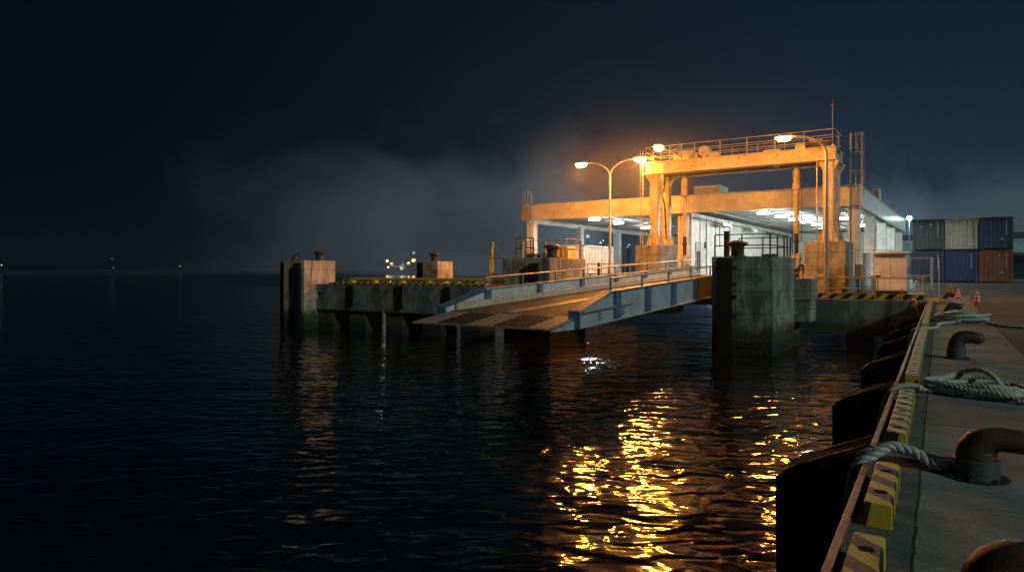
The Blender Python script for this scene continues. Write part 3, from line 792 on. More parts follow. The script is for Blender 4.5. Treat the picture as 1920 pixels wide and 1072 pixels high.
# machinery on the walkway
b = MB(); b.tube([(-16.5,46.1,9.12), (-15.5,46.1,9.12)], .42, 20); b.build('winch_drum', M['cream'], t)
b = MB(); b.box(-16.85,-16.55,45.8,46.4,8.74,9.3); b.box(-15.45,-15.15,45.8,46.4,8.74,9.25); b.box(-16.4,-15.7,45.62,45.95,8.74,9.1); b.build('winch_frame', M['cream'], t)
b = MB(); b.tube([(-14.72,45.7,9.3), (-14.72,46.3,9.3)], .36, 18); b.box(-14.85,-14.6,45.8,46.2,8.74,9.2); b.build('sheave', M['cream'], t)
b = MB(); b.box(-14.45,-13.75,45.7,46.2,8.74,9.16); b.box(-10.9,-9.9,45.7,46.3,8.74,8.98); b.box(-9.0,-8.5,45.7,46.2,8.74,9.25); b.build('motor', M['cream'], t)
b = MB(); b.box(-8.55,-7.75,47.6,47.66,9.0,9.75); b.build('notice_board', M['cream'], t)
b = MB(); b.box(-8.3,-7.2,46.2,47.0,8.74,9.35); b.build('motor_cover', M['rust'], t)
# cylinders
for x in (-16.25,-9.05):
    y = 46.35; zb = rz(46.4)+.75
    b = MB(); b.lathe([(.10,7.9),(.13,7.75),(.21,7.55),(.23,7.2)], (x,y,0), 18); b.lathe([(.21,7.18),(.21,6.9)], (x,y,0), 18); b.lathe([(.235,6.88),(.235,6.55)], (x,y,0), 18); b.lathe([(.29,6.54),(.29,6.46)], (x,y,0), 18)
    c = b.build('hydraulic_cylinder', M['cream'], t)
    b = MB(); b.lathe([(.155,6.46),(.155,3.7),(.14,3.68)], (x,y,0), 18); b.build('barrel', M['cream'], c)
    b = MB(); b.lathe([(.115,3.68),(.115,zb+.6)], (x,y,0), 14); b.lathe([(.16,3.3),(.16,3.1)], (x,y,0), 14); b.build('rod', M['castiron'], c)
    b = MB(); b.box(x-.22,x-.10,y-.25,y+.25,zb-.2,zb+.62); b.box(x+.10,x+.22,y-.25,y+.25,zb-.2,zb+.62); b.tube([(x-.34,y,zb+.35), (x+.34,y,zb+.35)], .13, 14); b.box(x-.45,x+.45,y-.4,y+.4,zb-.32,zb-.2); b.build('clevis', M['cream'], c)
    b = MB(); b.box(x-.40,x-.22,y-.3,y+.3,.9,zb-.32); b.box(x+.22,x+.40,y-.3,y+.3,.9,zb-.32); b.box(x-.2,x+.2,y+.1,y+.3,.9,zb-.32); b.bar((x-.25,y-.25,1.0), (x+.3,y-.25,zb-.45), .07); b.build('bracket', M['cream'], c)
    b = MB()
    for s in (-.27,.31): b.tube([(x+s,y,7.9), (x+s,y,3.2)], .016, 5)
    for k in range(3): b.tube(smoothpath([(x+.1,y-.35,1.5-.1*k), (x+.34+.05*k,y-.45,1.75), (x+.6,y-.3,1.25-.1*k), (x+.75,y-.1,.9)], .06), .03, 6)
    b.build('hydraulic_hose', M['cable'], c)
# ladders with cages
def ladder(name, mat, parent, x, y, z0, z1, cage0, dx=.45, cr=.40, out=(1,0)):
    ox, oy = out; px, py = -oy, ox          # out: which way the climber stands; p: across the rungs
    b = MB()
    for s in (-1,1): b.bar((x+px*s*.22,y+py*s*.22,z0), (x+px*s*.22,y+py*s*.22,z1), .05)
    z = z0+.25
    while z < z1-.1:
        b.tube([(x-px*.22,y-py*.22,z), (x+px*.22,y+py*.22,z)], .015, 5); z += .3
    l = b.build(name, mat, parent)
    if cage0 is None: return l
    b = MB(); z = cage0
    c = Vector((x+ox*.34,y+oy*.34,0))
    A = Vector((px,py,0)); B = Vector((ox,oy,0))
    while z <= z1+.01:
        b.tube([p+Vector((0,0,z)) for p in arc(c, cr, -35, 215, 14, A, B)], .02, 5); z += 1.15
    for a in (0,45,90,135,180):
        p = c+A*cr*math.cos(R(a))+B*cr*math.sin(R(a)); b.bar((p.x,p.y,cage0), (p.x,p.y,z1), .025)
    b.build('safety_cage', mat, l)
    return l
ladder('ladder', M['galv'], t, -6.15, 47.75, 3.1, 9.9, 5.2, out=(1,0))
ladder('ladder', M['cream'], t, -18.75, 44.85, 3.1, 9.6, None, out=(-1,0))
# antenna
t = thing('antenna_mast', 'thin mast with a red lamp above the gantry', 'mast', (-6.95,46.2,8.7))
MB().tube([(-6.95,46.2,8.7), (-6.95,46.2,11.35)], .022, 6).build('pole', M['galv'], t)
b = MB(); b.ell((-6.95,46.2,11.42), .07,.07,.12); b.build('lamp', M['red'], t)
MB().tube([(-6.95,46.2,11.5), (-6.95,46.2,11.8)], .012, 5).build('rod', M['galv'], t)
b = MB(); b.lathe([(.12,8.72),(.12,9.05)], (-6.95,46.2,0), 10); b.build('base', M['galv'], t)

# ------------------------------------------------------------------ street lamps
def lamp_head(parent, p, d, mat=None, k=1.35):
    """cobra head at p, pointing along d (unit, horizontal)"""
    mat = mat or M['sodium']
    p = Vector(p); d = Vector(d)
    ang = math.atan2(d.y, d.x)
    b = MB(); b.ell((0,0,0), .42*k, .20*k, .11*k, 16, 8, -.2, 1.); 
    bmesh.ops.rotate(b.bm, cent=(0,0,0), matrix=Matrix.Rotation(ang,3,'Z'), verts=b.bm.verts[:]); bmesh.ops.translate(b.bm, verts=b.bm.verts[:], vec=p)
    h = b.build('lamp_head', M['lampbody'], parent)
    b = MB(); b.ell((.03*k,0,-.024*k), .30*k, .17*k, .17*k, 16, 7, -1., -.02)
    bmesh.ops.rotate(b.bm, cent=(0,0,0), matrix=Matrix.Rotation(ang,3,'Z'), verts=b.bm.verts[:]); bmesh.ops.translate(b.bm, verts=b.bm.verts[:], vec=p)
    b.build('lens', mat, h)
def arm_curve(x, y, z0, z1, reach, d):
    d = Vector(d); P = []
    for i in range(15):
        a = math.pi/2*i/14; P.append(Vector((x,y,z0))+d*reach*(1-math.cos(a))+Vector((0,0,(z1-z0)*math.sin(a))))
    return P
def street_lamp(x, y, z, H, arms, label, group, bend=1.2, mat=None):
    t = thing('street_lamp', label, 'street lamp', (x,y,z), group)
    b = MB(); b.tube([(x,y,z), (x,y,z+.9), (x,y,z+.92), (x,y,H-bend)], [.125,.12,.105,.075], 14); b.build('pole', M['galv'], t)
    b = MB(); b.box(x-.2,x+.2,y-.2,y+.2,z,z+.03); b.build('base_plate', M['galv'], t)
    for d, reach in arms:
        P = arm_curve(x, y, H-bend, H, reach, d); P.append(P[-1]+Vector(d)*.25)
        MB().tube(P, [.07-.03*i/15 for i in range(16)], 10).build('arm', M['galv'], t)
        lamp_head(t, P[-1]+Vector(d)*.25+Vector((0,0,.02)), d, mat)
    return t
GL = 'orange street lamps round the ramp'
street_lamp(-6.3,40.0,.0,8.65, [((-1,0,0),1.62)], 'single-arm orange street lamp in front of the gantry leg', GL)
street_lamp(-21.1,44.8,DZ,9.05, [((-1,0,0),1.72), ((1,0,0),1.72)], 'double-arm orange street lamp beyond the ramp', GL, 1.05, M['sodium_soft'])
t = thing('floodlight', 'orange lamp on a long bracket above the gantry corner', 'lamp', (-16.0,45.0,8.7), GL)
b = MB(); b.tube([(-16.0,45.05,8.74), (-16.0,45.03,8.86), (-16.0,44.9,8.92), (-15.96,44.4,8.94), (-15.4,39.6,8.70)], .04, 10); b.tube([(-16.0,45.03,9.7), (-15.7,42.2,8.84)], .012, 6); b.tube([(-16.0,45.03,8.74), (-16.0,45.03,9.72)], .035, 8); b.build('bracket', M['lampbody'], t)  # bracket is made up, reaching forward so the lamp lights the fascia
lamp_head(t, (-15.35,39.3,8.70), (0,-1,0), M['sodium_bright'])

# ------------------------------------------------------------------ shed
t = thing('ferry_terminal', 'wide flat-roofed ferry terminal shed lit white inside', 'building', (-19.5,72,1.0))
SX0, SX1, SY0, SY1, ZB, ZT = -33., -6.15, 52., 92., 5.78, 7.12
b = MB(); b.box(SX0+.2,SX1-.2,SY0+.2,SY1-.2,ZB+.62,ZT-.12); roof = b.build('roof', M['grey'], t)
b = MB(); b.box(SX0,SX1,SY0,SY0+.18,ZB,ZT); b.box(SX0,SX1,SY1-.18,SY1,ZB,ZT); b.box(SX0,SX0+.18,SY0+.182,SY1-.182,ZB,ZT); b.box(SX1-.18,SX1,SY0+.182,SY1-.182,ZB,ZT)
fas = b.build('fascia', M['fascia'], t, bevel=.01)
b = MB()
b.box(SX0-.02,SX1+.02,SY0-.022,SY0-.001,ZB+.40,ZB+.42)
b.box(SX0-.02,SX1+.04,SY0-.05,SY0+.2,ZT+.001,ZT+.05); b.box(SX1-.2,SX1+.05,SY0+.2,SY1,ZT+.001,ZT+.05)
for k in range(14): b.box(SX0+1.9*k+.9,SX0+1.9*k+.915,SY0-.006,SY0-.001,ZB,ZT)
for k in range(20): b.box(SX1+.001,SX1+.006,SY0+2*k+1,SY0+2*k+1.02,ZB,ZT)
b.build('trim', M['pale'], fas)
b = MB()
y = SY0+1.2
while y < SY1:
    b.box(SX0+.2,SX1-.2,y-.11,y+.11,ZB+.18,ZB+.6); y += 2.0
b.build('beam', M['beam'], t)
b = MB()
for x in (-31.8,-24.6,-21.5,-16.5,-10.6): b.box(x-.04,x+.04,SY0+.3,SY1-.3,ZB+.10,ZB+.17)
b.build('purlin', M['grey'], t)
MB().box(SX0+.25,SX0+.6,SY0+.3,SY1-.3,ZB-.22,ZB+.16).build('edge_beam', M['white'], t)
MB().box(SX1-.62,SX1-.28,SY0+.3,SY1-.3,ZB-.15,ZB+.16).build('edge_beam', M['white'], t)
for x in (SX0+.45,SX1-.45):
    for y in (53,62,71,80,89):
        MB().box(x-.36,x+.36,y-.33,y+.33,1.0 if x < -20 else .3,ZB-.02).build('column', M['white'], t, bevel=.02)
MB().box(-18.95,-18.2,52.5,53.1,1.0,ZB+.2).build('column', M['cream'], t, bevel=.02)
# white inner building
b = MB(); b.box(-18.6,-18.1,53.2,90,1.0,ZB+.1); w = b.build('inner_wall', M['white'], t)
b = MB(); b.box(-18.0,-6.8,90.2,90.6,1.0,ZB+.1); b.build('back_wall', M['white'], t)
b = MB()
for k in range(9): b.box(-18.098,-18.04,55.2+4.1*k,55.5+4.1*k,1.0,ZB)
b.build('pilaster', M['white'], w)
b = MB()
for k in range(36): b.box(-18.099,-18.094,54+k*1.0,54.015+k*1.0,1.0,ZB)
b.build('panel_joint', M['grey'], w)
b = MB(); b.box(-18.098,-18.05,54.6-.6,55.9-.6,1.0,3.55); d = b.build('door', M['pale'], w)
b = MB(); b.box(-18.049,-18.03,54.05,54.12,1.0,3.6); b.box(-18.049,-18.03,55.2,55.27,1.0,3.6); b.box(-18.049,-18.03,54.05,55.27,3.55,3.62); b.build('frame', M['grey'], d)
b = MB(); b.box(-18.049,-18.04,54.25,54.6,1.15,2.9); b.box(-18.049,-18.04,54.72,55.08,1.15,2.9); b.build('pane', M['glassdark'], d)
b = MB()
b.tube([(-18.0,56.6,5.6), (-18.0,56.6,1.1)], .045, 6); b.tube([(-18.0,53.4,5.5), (-18.0,88,5.5)], .05, 6); b.tube([(-18.0,60.2,5.5), (-18.0,60.2,3.4)], .04, 6); b.box(-18.09,-17.9,56.3,56.5,3.2,3.7); b.box(-18.09,-17.8,62.2,62.9,3.1,3.9)
b.build('conduit', M['grey'], w)
b = MB()
for k in range(3): b.box(-17.95,-17.2,58.5+9*k,61.2+9*k,5.15,5.4)
b.build('duct', M['galv'], t)
# shed floor slab (ground)
b = MB(); b.box(SX0-.3,SX1-.02,48.3,SY1+1,-1.,1.0)
tag(struct(b.build('shed_floor', M['slab'])), 'pale concrete floor under the terminal roof', 'floor')
b = MB(); b.box(-17.35,-8.35,46.62,48.28,.72,1.06)
tag(struct(b.build('ramp_landing', M['slab'])), 'concrete landing at the top of the ramp', 'landing')
# ladder on the shed
lt = thing('wall_ladder', 'caged ladder climbing the seaward end of the terminal front', 'ladder', (-32.1,51.8,1.0))
ladder('ladder', M['galv'], lt, -32.1, 51.8, 1.0, 8.2, 7.0, out=(0,-1))
# things on the roof
for i, (x0,x1,y0,y1,z1,lab) in enumerate(((-20.2,-17.9,60,62.4,8.75,'pale ventilation unit on the middle of the terminal roof'), (-6.9,-6.3,66,67.2,8.3,'small grey unit on the yard side of the terminal roof'))):
    rt = thing('roof_unit', lab, 'roof unit', ((x0+x1)/2,(y0+y1)/2,ZT-.1), 'units on the terminal roof')
    MB().box(x0,x1,y0,y1,ZT-.12,z1).build('body', M['pale'], rt, bevel=.02)
    b = MB()
    for k in range(6): b.box(x0+.1,x1-.1,y0-.03,y0-.002,ZT+.2+k*(z1-ZT-.3)/6,ZT+.26+k*(z1-ZT-.3)/6)
    b.build('louvre', M['grey'], rt)
# ceiling lights
lp = None
spots = [(-26.5,53.2,'ceiling light over the seaward bay closest to the ladder'), (-26.6,58.3,'ceiling light over the seaward bay, second from the terminal front'), (-27.2,66.2,'ceiling light over the seaward bay, third from the terminal front'),
         (-27.4,80.0,'ceiling light deepest in the seaward bay'),
         (-12.9,54.2,'ceiling light over the vehicle lane closest to the terminal front'), (-12.5,58.2,'second ceiling light back over the vehicle lane'), (-12.3,62.2,'third ceiling light back over the vehicle lane'),
         (-12.1,66.2,'fourth ceiling light back over the vehicle lane'), (-11.9,70.2,'fifth ceiling light back over the vehicle lane'), (-12.4,80.2,'ceiling light deepest over the vehicle lane'),
         (-8.6,63.5,'ceiling light by the yard-side columns closest to the terminal front'), (-8.8,74.5,'ceiling light by the yard-side columns far inside the shed')]
for i, (x, y, lab) in enumerate(spots):
    if lp is None:
        lp = thing('ceiling_light', lab, 'ceiling light', (x,y,ZB-.1), 'white ceiling lights in the terminal shed')
        MB().box(x-.45,x+.45,y-.16,y+.16,ZB+.0,ZB+.30).build('housing', M['lampbody'], lp)
        MB().box(x-.42,x+.42,y-.14,y+.14,ZB-.14,ZB-.005).build('lens', M['cool'], lp, bevel=.03)
    else: dup(lp, (x,y,ZB-.1), lab)

# white container and fence beyond the ramp
def corrugated(mb, a, e, z0, z1, depth=.04, pitch=.28, nrm=(0,-1,0)):
    a = Vector(a); e = Vector(e); L = (e-a).length; d = (e-a).normalized(); nr = Vector(nrm); n = int(L/pitch); pts = []
    for i in range(n):
        s0 = L*i/n; w = L/n
        for f, h in ((0,0), (.36,0), (.5,1), (.86,1)): pts.append(a+d*(s0+w*f)-nr*depth*h)
    pts.append(e)
    lo = [mb.bm.verts.new((p.x,p.y,z0)) for p in pts]; hi = [mb.bm.verts.new((p.x,p.y,z1)) for p in pts]
    for i in range(len(pts)-1): mb.bm.faces.new((lo[i], lo[i+1], hi[i+1], hi[i]))
def container(x0, y0, z0, w, L, h, mat, label, group, name='shipping_container'):
    x1, y1, z1 = x0+w, y0+L, z0+h
    t = thing(name, label, 'container', ((x0+x1)/2,(y0+y1)/2,z0), group)
    b = MB()
    for x in (x0,x1-.12):
        for y in (y0,y1-.12): b.box(x,x+.12,y,y+.12,z0+.12,z1-.12)
    for z in (z0+.02,z1-.12):
        for y in (y0+.004,y1-.124): b.box(x0+.121,x1-.121,y,y+.12,z+(.10 if z < z0+1 else 0),z+.12+(.03 if z < z0+1 else 0))
        for x in (x0+.004,x1-.124): b.box(x,x+.12,y0+.125,y1-.125,z+(.10 if z < z0+1 else 0),z+.12)
    b.build('frame', mat, t)
    b = MB()
    for x in (x0-.01,x1-.165):
        for y in (y0-.01,y1-.165):
            for z in (z0,z1-.118): b.box(x,x+.175,y,y+.175,z,z+.118)
    b.build('corner_casting', M['darksteel'], t)
    b = MB(); corrugated(b, (x0+.12,y0+.05,0), (x1-.12,y0+.05,0), z0+.14, z1-.1, nrm=(0,-1,0)); corrugated(b, (x1-.05,y0+.12,0), (x1-.05,y1-.12,0), z0+.12, z1-.1, nrm=(1,0,0))
    corrugated(b, (x1-.12,y1-.05,0), (x0+.12,y1-.05,0), z0+.14, z1-.1, nrm=(0,1,0)); corrugated(b, (x0+.05,y1-.12,0), (x0+.05,y0+.12,0), z0+.12, z1-.1, nrm=(-1,0,0))
    b.build('panel', mat, t)
    b = MB(); b.box(x0+.06,x1-.06,y0+.06,y1-.06,z1-.06,z1-.03); b.box(x0+.1,x1-.1,y0+.1,y1-.1,z0+.13,z0+.2); b.build('roof', mat, t)
    return t
container(-30.15,53.6,1.0,2.44,6.05,2.6, paint('white_container_paint', (.66,.66,.62), .08, .5), 'pale container standing under the seaward bay of the terminal roof', None, 'storage_container')
t = thing('yellow_crate', 'yellow steel crate behind the pier bollard', 'crate', (-24.0,43,DZ))
MB().box(-25.9,-24.1,44.2,45.4,DZ,3.1).build('body', M['yellow'], t, bevel=.02)
b = MB()
for x in (-25.9,-25.45,-25,-24.55,-24.15): b.box(x,x+.06,44.12,44.198,DZ,3.1)
b.box(-25.9,-24.1,44.11,44.118,3.0,3.1); b.build('rib', M['yellow'], t)
t = thing('deck_fence', 'thin rail fence with brown posts round the lamp', 'fence', (-21,42,DZ))
b = MB()
for x in (-22.6,-20.4,-18.6): b.bar((x,41.6,DZ), (x,41.6,DZ+1.35), .13)
b.build('post', M['rust'], t)
b = MB(); railing(b, [(-23.2,41.6,DZ), (-17.2,41.6,DZ)], 1.25, .035, (1.,.5), gap=1.0); b.build('rail', M['galv'], t)
b = MB(); b.box(-23.4,-17.0,41.1,41.3,DZ+.002,DZ+.2)
tag(b.build('deck_kerb', M['hazard_deck'], bevel=.01), 'striped kerb in front of the lamp fence beyond the ramp', 'kerb')

# cabinet and rails on the platform
t = thing('electrical_cabinet', 'pale steel electrical cabinet with overhanging roof', 'cabinet', (-3.6,44,.15))
MB().box(-4.42,-2.85,43.6,44.5,.26,2.30).build('body', M['cab'], t, bevel=.012)
MB().box(-4.55,-2.72,43.45,44.65,2.302,2.42).build('roof', M['cab'], t, bevel=.012)
MB().box(-4.35,-2.9,43.65,44.45,0.0,.258).build('plinth', M['castiron'], t)
b = MB(); b.box(-3.64,-3.625,43.592,43.599,.3,2.25); b.box(-4.38,-2.9,43.593,43.599,.32,.335); b.build('door_seam', M['grey'], t)
b = MB()
for k in range(4): b.tube([(-2.8,43.8+.18*k,.0), (-2.8,43.8+.18*k,2.2)], .035, 6)
b.box(-2.84,-2.7,43.8,44.3,1.2,1.6); b.build('conduit', M['galv'], t)
t = thing('yellow_railing', 'yellow pipe railing along the platform edge', 'railing', (-4.3,37.5,0))
b = MB()
path = [(-6.3,37.3,0), (-1.62,37.3,0)]
for x in (-6.3,-5.75,-3.7,-2.6,-1.68): b.bar((x,36.85,0), (x,36.85,1.02 if x != -2.6 else .55), .06)
b.tube([(-6.3,36.85,1.02), (-1.68,36.85,1.02)], .033, 8); b.tube([(-6.5,36.85,.52), (-3.7,36.85,.52)], .033, 8); b.tube([(-2.3,36.85,.40), (-1.68,36.85,.40)], .025, 6)
b.build('rail', M['yellow'], t)
t = thing('low_frame', 'low grey pipe frame in front of the cabinet', 'frame', (-3.1,38.4,0))
b = MB(); b.tube([(-3.75,38.5,0), (-3.75,38.5,1.05)], .025, 6); b.tube([(-3.75,38.5,.18), (-2.0,38.5,.18)], .05, 8); b.tube([(-2.0,38.5,0), (-2.0,38.5,.3)], .05, 8); b.tube([(-2.7,38.5,0), (-2.7,38.5,.3)], .06, 8); b.lathe([(.06,1.04),(.15,1.1),(.15,1.14)], (-3.75,38.5,0), 12); b.build('pipe', M['rust'], t)
t = thing('pipe_barrier', 'tall pale pipe frame beside the cabinet', 'barrier', (-1.9,40,0))
b = MB(); b.bar((-1.55,40.2,0), (-1.55,40.2,2.02), .11); b.bar((-1.25,40.4,0), (-1.25,40.4,2.0), .05); b.bar((-3.3,40.2,2.0), (-1.5,40.2,2.0), .07); b.bar((-3.3,40.2,1.12), (-1.5,40.2,1.12), .06); b.bar((-1.95,40.2,0), (-1.95,40.2,1.15), .06); b.build('frame', M['cab'], t)
t = thing('control_panel', 'grey control panel on a stand beside the gantry base block', 'control panel', (-5.6,46.4,0))
b = MB(); b.box(-5.75,-5.35,46.2,46.5,.9,1.75); b.build('box', M['galv'], t, bevel=.01); b = MB(); b.bar((-5.55,46.35,0), (-5.55,46.35,.9), .1); b.build('stand', M['castiron'], t)
t = thing('hydrant', 'dark valve on the platform beside the railing', 'valve', (-5.7,39.5,0))
b = MB(); b.lathe([(.22,0),(.22,.1),(.13,.14),(.13,.4),(.2,.44),(.2,.5),(.06,.55)], (-5.4,39.6,0), 16); b.build('body', M['castiron'], t)
b = MB(); b.tube(arc((-5.4,39.6,.72), .13, 0, 360, 14, (1,0,0), (0,1,0)), .018, 6); b.tube([(-5.4,39.6,.55), (-5.4,39.6,.73)], .02, 6); b.build('wheel', M['rust'], t)
t = thing('shed_fence', 'thin steel fence between the gantry block and cabinet', 'fence', (-5.2,49,0))
b = MB(); railing(b, [(-5.95,48.2,.05), (-3.9,48.2,.05)], 2.6, .035, (1.,.55,.12), gap=1.05); b.build('rail', M['galv'], t)
t = thing('bollard_post', 'stubby concrete column base wrapped in pale cover by the shed', 'post', (-5.7,50,0))
b = MB(); b.lathe([(.3,.05),(.3,1.0),(.26,1.1),(.26,2.5),(.2,2.55)], (-5.6,50.4,0), 14); b.build('cover', M['cab'], t)

# ------------------------------------------------------------------ container stacks
cols = [('slate_container_paint', (.075,.08,.09)), ('cream_container_paint', (.50,.46,.36)), ('navy_container_paint', (.02,.05,.10)), ('dull_blue_container_paint', (.045,.05,.09)), ('royal_blue_container_paint', (.022,.045,.15)), ('rust_red_container_paint', (.20,.068,.034))]
cl = ['dark slate container on top of the stack by the shed', 'cream container on top of the royal blue one', 'navy container on top of the rust red one', 'dull blue container at the bottom by the shed', 'royal blue container under the cream one', 'rust red container at the bottom corner of the stack']
CY = 73.5; CW = 2.44
M['stick'] = plain('white_sticker', (.72,.72,.66), .5)
for i in range(6):
    k = i % 3; lv = 1 if i < 3 else 0
    x0 = -4.33+k*2.52; z0 = .325+(2.86 if lv else 0)
    m = paint(cols[i][0], cols[i][1], .12, .5)
    c = container(x0, CY+(.0,.05,-.06)[k]*lv, z0, CW, 12.19, 2.83, m, cl[i], 'stacked shipping containers')
    if i != 1:
        b = MB(); yy = CY+(.0,.05,-.06)[k]*lv+.046
        b.box(x0+1.95,x0+1.99,yy-.01,yy+.003,z0+1.35,z0+2.55); b.box(x0+1.93,x0+2.01,yy-.01,yy+.003,z0+1.3,z0+1.4)
        if i in (2,5): b.box(x0+1.60,x0+1.72,yy-.01,yy+.003,z0+.85,z0+.98)
        if i in (0,5): b.box(x0+1.38,x0+1.48,yy-.01,yy+.003,z0+2.3,z0+2.42); b.box(x0+.6,x0+.72,yy-.01,yy+.003,z0+2.1,z0+2.18)
        b.build('marking', M['stick'], c)
# yard lamp behind the containers
t = thing('yard_lamp', 'pale green-white lamp on a pole between shed and containers', 'yard lamp', (-6.0,96,.3))
b = MB(); b.tube([(-6.0,96,.3), (-6.0,96,7.6)], .06, 10); b.build('pole', M['galv'], t)
b = MB(); b.ell((-6.0,95.9,7.68), .22,.22,.16); b.build('lens', M['teal'], t)
# teal roofed warehouse behind the containers
M['tealroof'] = paint('teal_cladding', (.02,.085,.10), .05, .5)
M['palewall'] = paint('pale_cladding', (.42,.50,.50), .05, .5)
t = thing('warehouse', 'teal and pale warehouse behind the container stack', 'building', (20,118,.3))
b = MB(); b.box(-9,60,120,150,5.9,6.75); b.build('roof', M['tealroof'], t)
b = MB(); b.box(-9,60,120.1,149.9,3.95,5.9); w = b.build('wall', M['palewall'], t)
b = MB(); b.box(-9,60,119.9,120.09,3.5,3.95); b.build('canopy', M['tealroof'], t)
for x in (-8,-3,2,7,12,17,22,27,32,37): MB().box(x,x+.7,120.15,121,.3,3.94).build('column', M['palewall'], t)
b = MB(); b.box(-9,60,126,126.3,.3,3.94); b.build('back_wall', M['tealroof'], t)
# small truck by the warehouse
t = thing('truck', 'small white truck parked beside the container stack', 'truck', (10.4,106,.32))
tx = 7.3
b = MB(); b.prism([(tx,104,.85), (tx,104,2.0), (tx+.2,104,2.6), (tx+1.6,104,2.6), (tx+1.75,104,.85)], (0,1.9,0)); cabn = b.build('cab', M['white'], t, bevel=.06)
b = MB(); b.box(tx+.15,tx+1.5,103.97,103.995,1.75,2.4); b.build('window', M['glassdark'], cabn)
b = MB(); b.box(tx+1.9,tx+6.4,103.9,106,1.0,1.5); b.build('bed', M['grey'], t)
b = MB(); b.box(tx+.2,tx+6.3,104.2,105.7,.75,.98); b.build('chassis', M['darksteel'], t)
for x in (tx+.9,tx+4.2,tx+5.4):
    for y in (103.95,105.75): MB().tube([(x,y,.75), (x,y+.25,.75)], .43, 18).build('wheel', M['rubber'], t)

# ------------------------------------------------------------------ far harbour
th = R(33.2); RT = Vector((math.cos(th), math.sin(th), 0)); FW = Vector((-math.sin(th), math.cos(th), 0))
def far(xc, yc, z=0.): v = RT*xc+FW*yc; return Vector((v.x, v.y, z))
def farbox(mb, x0, x1, y0, y1, z0, z1):
    mb.hexa([far(x0,y0,z0), far(x1,y0,z0), far(x1,y1,z0), far(x0,y1,z0)], [far(x0,y0,z1), far(x1,y0,z1), far(x1,y1,z1), far(x0,y1,z1)])
M['land'] = plain('far_land', (.005,.006,.008), .9, scale=.05)
M['farwall'] = paint('far_building_cladding', (.10,.13,.16), .0, .7, scale=.1)
D = 640.
rnd = random.Random(4)
b = MB(); n = 70; top = []; 
for i in range(n+1):
    x = -760+1500*i/n; h = WATER+3.0+3*abs(math.sin(i*.7))*rnd.random()+1.5*rnd.random()
    top.append((x, h))
for (xa,ha),(xb,hb) in zip(top, top[1:]):
    b.poly([far(xa,D+40,WATER), far(xb,D+40,WATER), far(xb,D+46,hb), far(xa,D+46,ha)]); b.poly([far(xa,D+46,ha), far(xb,D+46,hb), far(xb,D+160,WATER), far(xa,D+160,WATER)])
bmesh.ops.remove_doubles(b.bm, verts=b.bm.verts[:], dist=1e-3)
tag(struct(b.build('far_shore', M['land'])), 'low dark shoreline across the harbour', 'far shore')
def px(u, d=D): return (u-960)/1310*d
def pz(v, d=D): return CAM_H+(508-v)/1310*d
def port_lamp(u, v, label, mat, r=.8, d=D):
    x = px(u,d); z = pz(v,d); c = far(x,d)
    t = thing('harbour_light', label, 'harbour light', (c.x,c.y,WATER), 'lamps across the harbour')
    b = MB(); b.tube([far(x,d,WATER), far(x,d,z-r)], .25, 6); b.build('mast', M['land'], t)
    b = MB(); b.ell((c.x,c.y,z), r,r,r, 10, 6); b.build('lamp', mat, t)
L_ = [(3,497,'harbour light at the far seaward edge of the view','w',1.1), (210,485,'upper lamp of the lonely harbour mast','w',.45), (213,502,'lower lamp of the lonely harbour mast','w',.6), (338,499,'lone harbour light between mast and jetty','w',.75), (466,499,'lone harbour light just seaward of the dolphin','w',.7),
      (670,499.5,'first of three small harbour lights past the dolphin','w',.6), (680,499.5,'second of three small harbour lights past the dolphin','w',.5), (686,499.5,'third of three small harbour lights past the dolphin','w',.35),
      (818,465,'high harbour lamp above the far warehouse','w',.6), (947,476,'harbour light between the two yellow posts','w',.75), (974,477.5,'dim harbour light beside the pier railing','w',.55), (897,487,'dim harbour light behind the jetty gate frame','w',.5), (921,488,'harbour light seen through the jetty gate','w',1.0)]
for u, v, l, k, r in L_: port_lamp(u, v, l, M['port_dim'], r*.5)
# lamps of the busy berth, and the ship lying there
berth = [(726,489,'w',1.2,'warm lamp at the seaward end of the lit berth'), (734,494,'a',1.3,'low warm lamp beside the lit ship'), (775,488,'w',1.7,'bright warm lamp at the landward end of the lit berth'), (776,474,'a',.8,'high white lamp above the lit berth'), (728,501,'a',1.2,'low white lamp at the waterline of the lit berth'), (766,493,'w',1.1,'small warm lamp beside the bright berth lamp')]
for u, v, k, r, l in berth: port_lamp(u, v, l, M['port_warm'] if k == 'w' else M['port_white'], r, 600)
t = thing('cargo_ship', 'lit ship moored at the berth across the harbour', 'ship', (*far(px(750,600),600)[:2],WATER))
x = px(750,600)
b = MB(); b.prism([far(x-11,600,WATER), far(x+9,600,WATER), far(x+13,600,2.6), far(x-12,600,2.2)], FW*6); b.build('hull', M['farwall'], t)
b = MB(); farbox(b, x-1,x+5,601,605,2.3,7.5); farbox(b, x+.5,x+3.5,601.5,604.5,7.5,10); s = b.build('superstructure', M['white'], t)
b = MB(); b.tube([far(x+2,603,10), far(x+2,603,17)], .2, 6); b.tube([far(x-7,603,2.3), far(x-7,603,12)], .2, 6); b.tube([far(x-7,603,11), far(x-2,603,7)], .15, 6); b.build('mast', M['white'], t)
b = MB()
for k in range(6): b.ell(far(x-8+k*2.2,599.6,5.2+rnd.uniform(-.8,1.2)), .5,.5,.42, 8, 5)
b.ell(far(x+1.2,600.5,3.6), 1.3,1.0,1.3, 10, 6); b.build('deck_lamp', M['port_white'], t)
